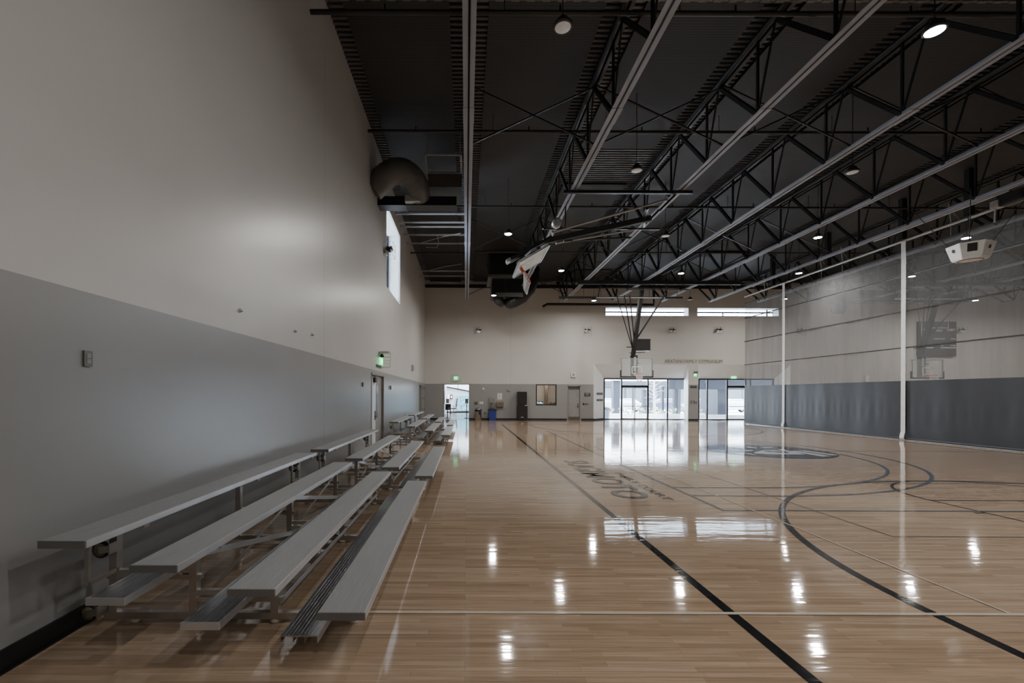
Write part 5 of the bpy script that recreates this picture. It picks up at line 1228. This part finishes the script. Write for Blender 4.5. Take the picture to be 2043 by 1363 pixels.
# bare pale tree
tx, ty = at(1305.5, 800, 38.6)[0], 38.6
tre = thing('street_tree', (tx, ty, 0), 'pale slender tree with bare branches outside the left entrance', 'tree')
MB().tube([(tx, ty, -0.02), (tx+0.02, ty, 1.2), (tx-0.03, ty, 2.6), (tx, ty, 4.4)], [0.11, 0.09, 0.07, 0.03], 10).build('trunk', M['bark'], tre)
rnd = random.Random(3); br = MB()
for k in range(26):
    z_ = 1.1 + 0.12*k; an = k*2.4; ln_ = rnd.uniform(0.5, 1.15)
    p0 = Vector((tx, ty, z_)); p1 = p0 + Vector((math.cos(an)*ln_*0.5, math.sin(an)*ln_*0.5, 0.12)); p2 = p0 + Vector((math.cos(an)*ln_, math.sin(an)*ln_, rnd.uniform(0.0, 0.4)))
    br.tube([p0, p1, p2], [0.022, 0.016, 0.008], 5)
    br.tube([p1, p1 + Vector((rnd.uniform(-0.4, 0.4), rnd.uniform(-0.3, 0.3), rnd.uniform(0.1, 0.4)))], [0.012, 0.005], 5)
br.build('branches', M['bark'], tre)
# parked cars
def car(x, y, dirn, m, label, s=1.0):
    r_ = thing('parked_car', (x, y, 0), label, 'car')
    P = lambda a, b, c_: (x+dirn*a*s, y+b*s, c_*s)
    prof = [(-2.15, 0.35), (-2.2, 0.75), (-2.0, 0.95), (-1.25, 1.02), (-0.65, 1.45), (0.9, 1.47), (1.65, 1.05), (2.15, 0.98), (2.2, 0.45), (2.1, 0.3)]
    b_ = MB(); n_ = len(prof)
    for sgn in (-1, 1): pass
    wmid = lambda z: 0.85 if z < 1.1 else 0.66
    vs_ = [P(a, -wmid(c_), c_) for a, c_ in prof] + [P(a, wmid(c_), c_) for a, c_ in prof]
    b_.add(vs_, [tuple(range(n_)), tuple(range(n_, 2*n_))[::-1]] + [(i, (i+1) % n_, n_+(i+1) % n_, n_+i) for i in range(n_)])
    b_.build('body', M[m], r_, bevel=0.04)
    for sgn in (-1, 1):
        w_ = MB(); w_.add([P(-1.12, sgn*0.80, 1.06), P(-0.62, sgn*0.70, 1.38), P(0.82, sgn*0.70, 1.40), P(1.42, sgn*0.80, 1.08)], [(0, 1, 2, 3)]); w_.build('side_window', M['car_glass'], r_)
    MB().add([P(-1.27, -0.7, 1.05), P(-1.27, 0.7, 1.05), P(-0.70, 0.6, 1.43), P(-0.70, -0.6, 1.43)], [(0, 1, 2, 3)]).build('windscreen', M['car_glass'], r_)
    for a in (-1.35, 1.35):
        for sgn in (-1, 1):
            wl = MB().lathe([(0.2, -0.1), (0.31, -0.1), (0.31, 0.1), (0.2, 0.1)], P(a, sgn*0.80, 0.30), 18, 'Y').build('wheel', M['tyre'], r_)
            MB().lathe([(0.05, -0.11), (0.19, -0.105), (0.19, 0.105), (0.05, 0.11)], P(a, sgn*0.80, 0.30), 14, 'Y').build('hub_cap', M['stainless'], wl)
    for sgn in (-1, 1): MB().box(*P(-2.22, sgn*0.55-0.15, 0.66), *P(-2.12, sgn*0.55+0.15, 0.80)).build('headlight', M['white_plastic'], r_)
    return r_
car(at(1255, 810, 50)[0]-0.3, 50, -1, 'car_light', 'silver parked car seen through the glass doors of the left entrance')
car(at(1213, 812, 54)[0], 54, -1, 'car_light', 'pale parked car behind the leftmost glass panel')
car(at(1327, 812, 53)[0], 53, 1, 'car_dark', 'dark parked car behind the third glass panel')
car(at(1400, 812, 48)[0], 48, 1, 'car_dark', 'dark parked car at the left edge of the right entrance')
car(at(1463, 808, 50)[0], 50, -1, 'car_light', 'light parked car behind the right entrance door')
x, y = at(1210, 830, 35.6)[0], 35.6
ob_ = thing('outdoor_bin', (x, y, 0), 'grey round bin outside at the lower left of the left entrance', 'bin')
MB().lathe([(0.22, -0.02), (0.26, 0.7), (0.27, 0.72)], (x, y, 0), 18).build('body', M['bin_grey'], ob_)
MB().lathe([(0.29, 0.72), (0.29, 0.78), (0.15, 0.9), (0.03, 0.93)], (x, y, 0), 18).build('lid', M['rubber'], ob_)
# door sticker
a_ = at(1484.6, 794.5, YG-0.02); b_ = at(1488.6, 801, YG-0.02)
solo(MB().box(a_[0], YG-0.065, b_[2], b_[0], YG-0.061, a_[2]).box(a_[0]+0.01, YG-0.067, b_[2]+0.02, b_[0]-0.01, YG-0.065, a_[2]-0.02), 'door_notice', M['paper'], 'small white notice on the right entrance frame at the curtain edge', 'notice')

# ------------------------------------------------------------------ light
wd = bpy.data.worlds.new('world'); sc.world = wd; wd.use_nodes = True
n = wd.node_tree.nodes; l = wd.node_tree.links; bg_ = n['Background']
tcw = n.new('ShaderNodeTexCoord'); sep = n.new('ShaderNodeSeparateXYZ'); l.new(tcw.outputs['Generated'], sep.inputs[0])
rp = n.new('ShaderNodeValToRGB'); rp.color_ramp.elements[0].color = (0.86, 0.93, 1.0, 1); rp.color_ramp.elements[1].color = (0.70, 0.84, 1.0, 1)
l.new(sep.outputs['Z'], rp.inputs[0]); l.new(rp.outputs[0], bg_.inputs[0]); bg_.inputs[1].default_value = 9.0

sl_ = bpy.data.lights.new('sun', 'SUN'); sl_.energy = 14; sl_.angle = 0.02; sl_.color = (1.0, 0.97, 0.93)
so_ = bpy.data.objects.new('sun', sl_); COL.objects.link(so_); so_.location = (30, 40, 30)
so_.rotation_euler = Vector((-0.45, 0.16, -0.88)).to_track_quat('-Z', 'Y').to_euler()

def area(name, loc, direction, sx, sy, power, col, shape='RECTANGLE', portal=False):
    ld = bpy.data.lights.new(name, 'AREA'); ld.shape = shape; ld.size = sx
    if shape in ('RECTANGLE', 'ELLIPSE'): ld.size_y = sy
    ld.energy = power; ld.color = col
    o_ = bpy.data.objects.new(name, ld); COL.objects.link(o_); o_.location = loc
    o_.rotation_euler = Vector(direction).to_track_quat('-Z', 'Y').to_euler()
    if portal: ld.cycles.is_portal = True
    return o_
WARM = (1.0, 0.965, 0.91)
for x_, y_, z_ in LIGHTS + [(a, b, 7.9) for a, b in UNSEEN_LAMPS]: area('high_bay_lamp', (x_, y_, z_-0.015), (0, 0, -1), 0.26, 0.26, 85 if y_ > 12 else 62, WARM, 'DISK')
DAY = (0.86, 0.93, 1.0)
area('daylight_portal', (13.3, YG+0.08, 1.55), (0, -1, 0), 6.0, 3.0, 1, DAY, portal=True)
area('daylight_portal', (20.0, YG+0.08, 1.55), (0, -1, 0), 6.1, 3.0, 1, DAY, portal=True)
area('daylight_portal', (13.1, Y1+0.75, 7.88), (0, -1, 0), 6.0, 0.57, 1, DAY, portal=True)
area('daylight_portal', (19.7, Y1+0.75, 7.88), (0, -1, 0), 5.9, 0.57, 1, DAY, portal=True)
area('daylight_portal', (X0-0.6, 18.75, 7.39), (1, 0, 0), 3.5, 3.06, 1, DAY, portal=True)
area('lobby_fill_light', (0.5, 38.5, 3.15), (0, 0, -1), 2.0, 6.0, 45, (0.92, 0.96, 1.0))  # unseen light added to brighten the lobby, no fixture modelled
area('office_lamp', (6.0, Y1+1.6, 2.9), (0, 0, -1), 1.2, 1.2, 22, WARM)

sc.view_settings.view_transform = 'AgX'
try: sc.view_settings.look = 'None'
except Exception: pass
sc.view_settings.exposure = 1.38
sc.cycles.max_bounces = 10; sc.cycles.diffuse_bounces = 5; sc.cycles.glossy_bounces = 4; sc.cycles.transparent_max_bounces = 16
sc.cycles.sample_clamp_indirect = 8.0; sc.cycles.use_denoising = True
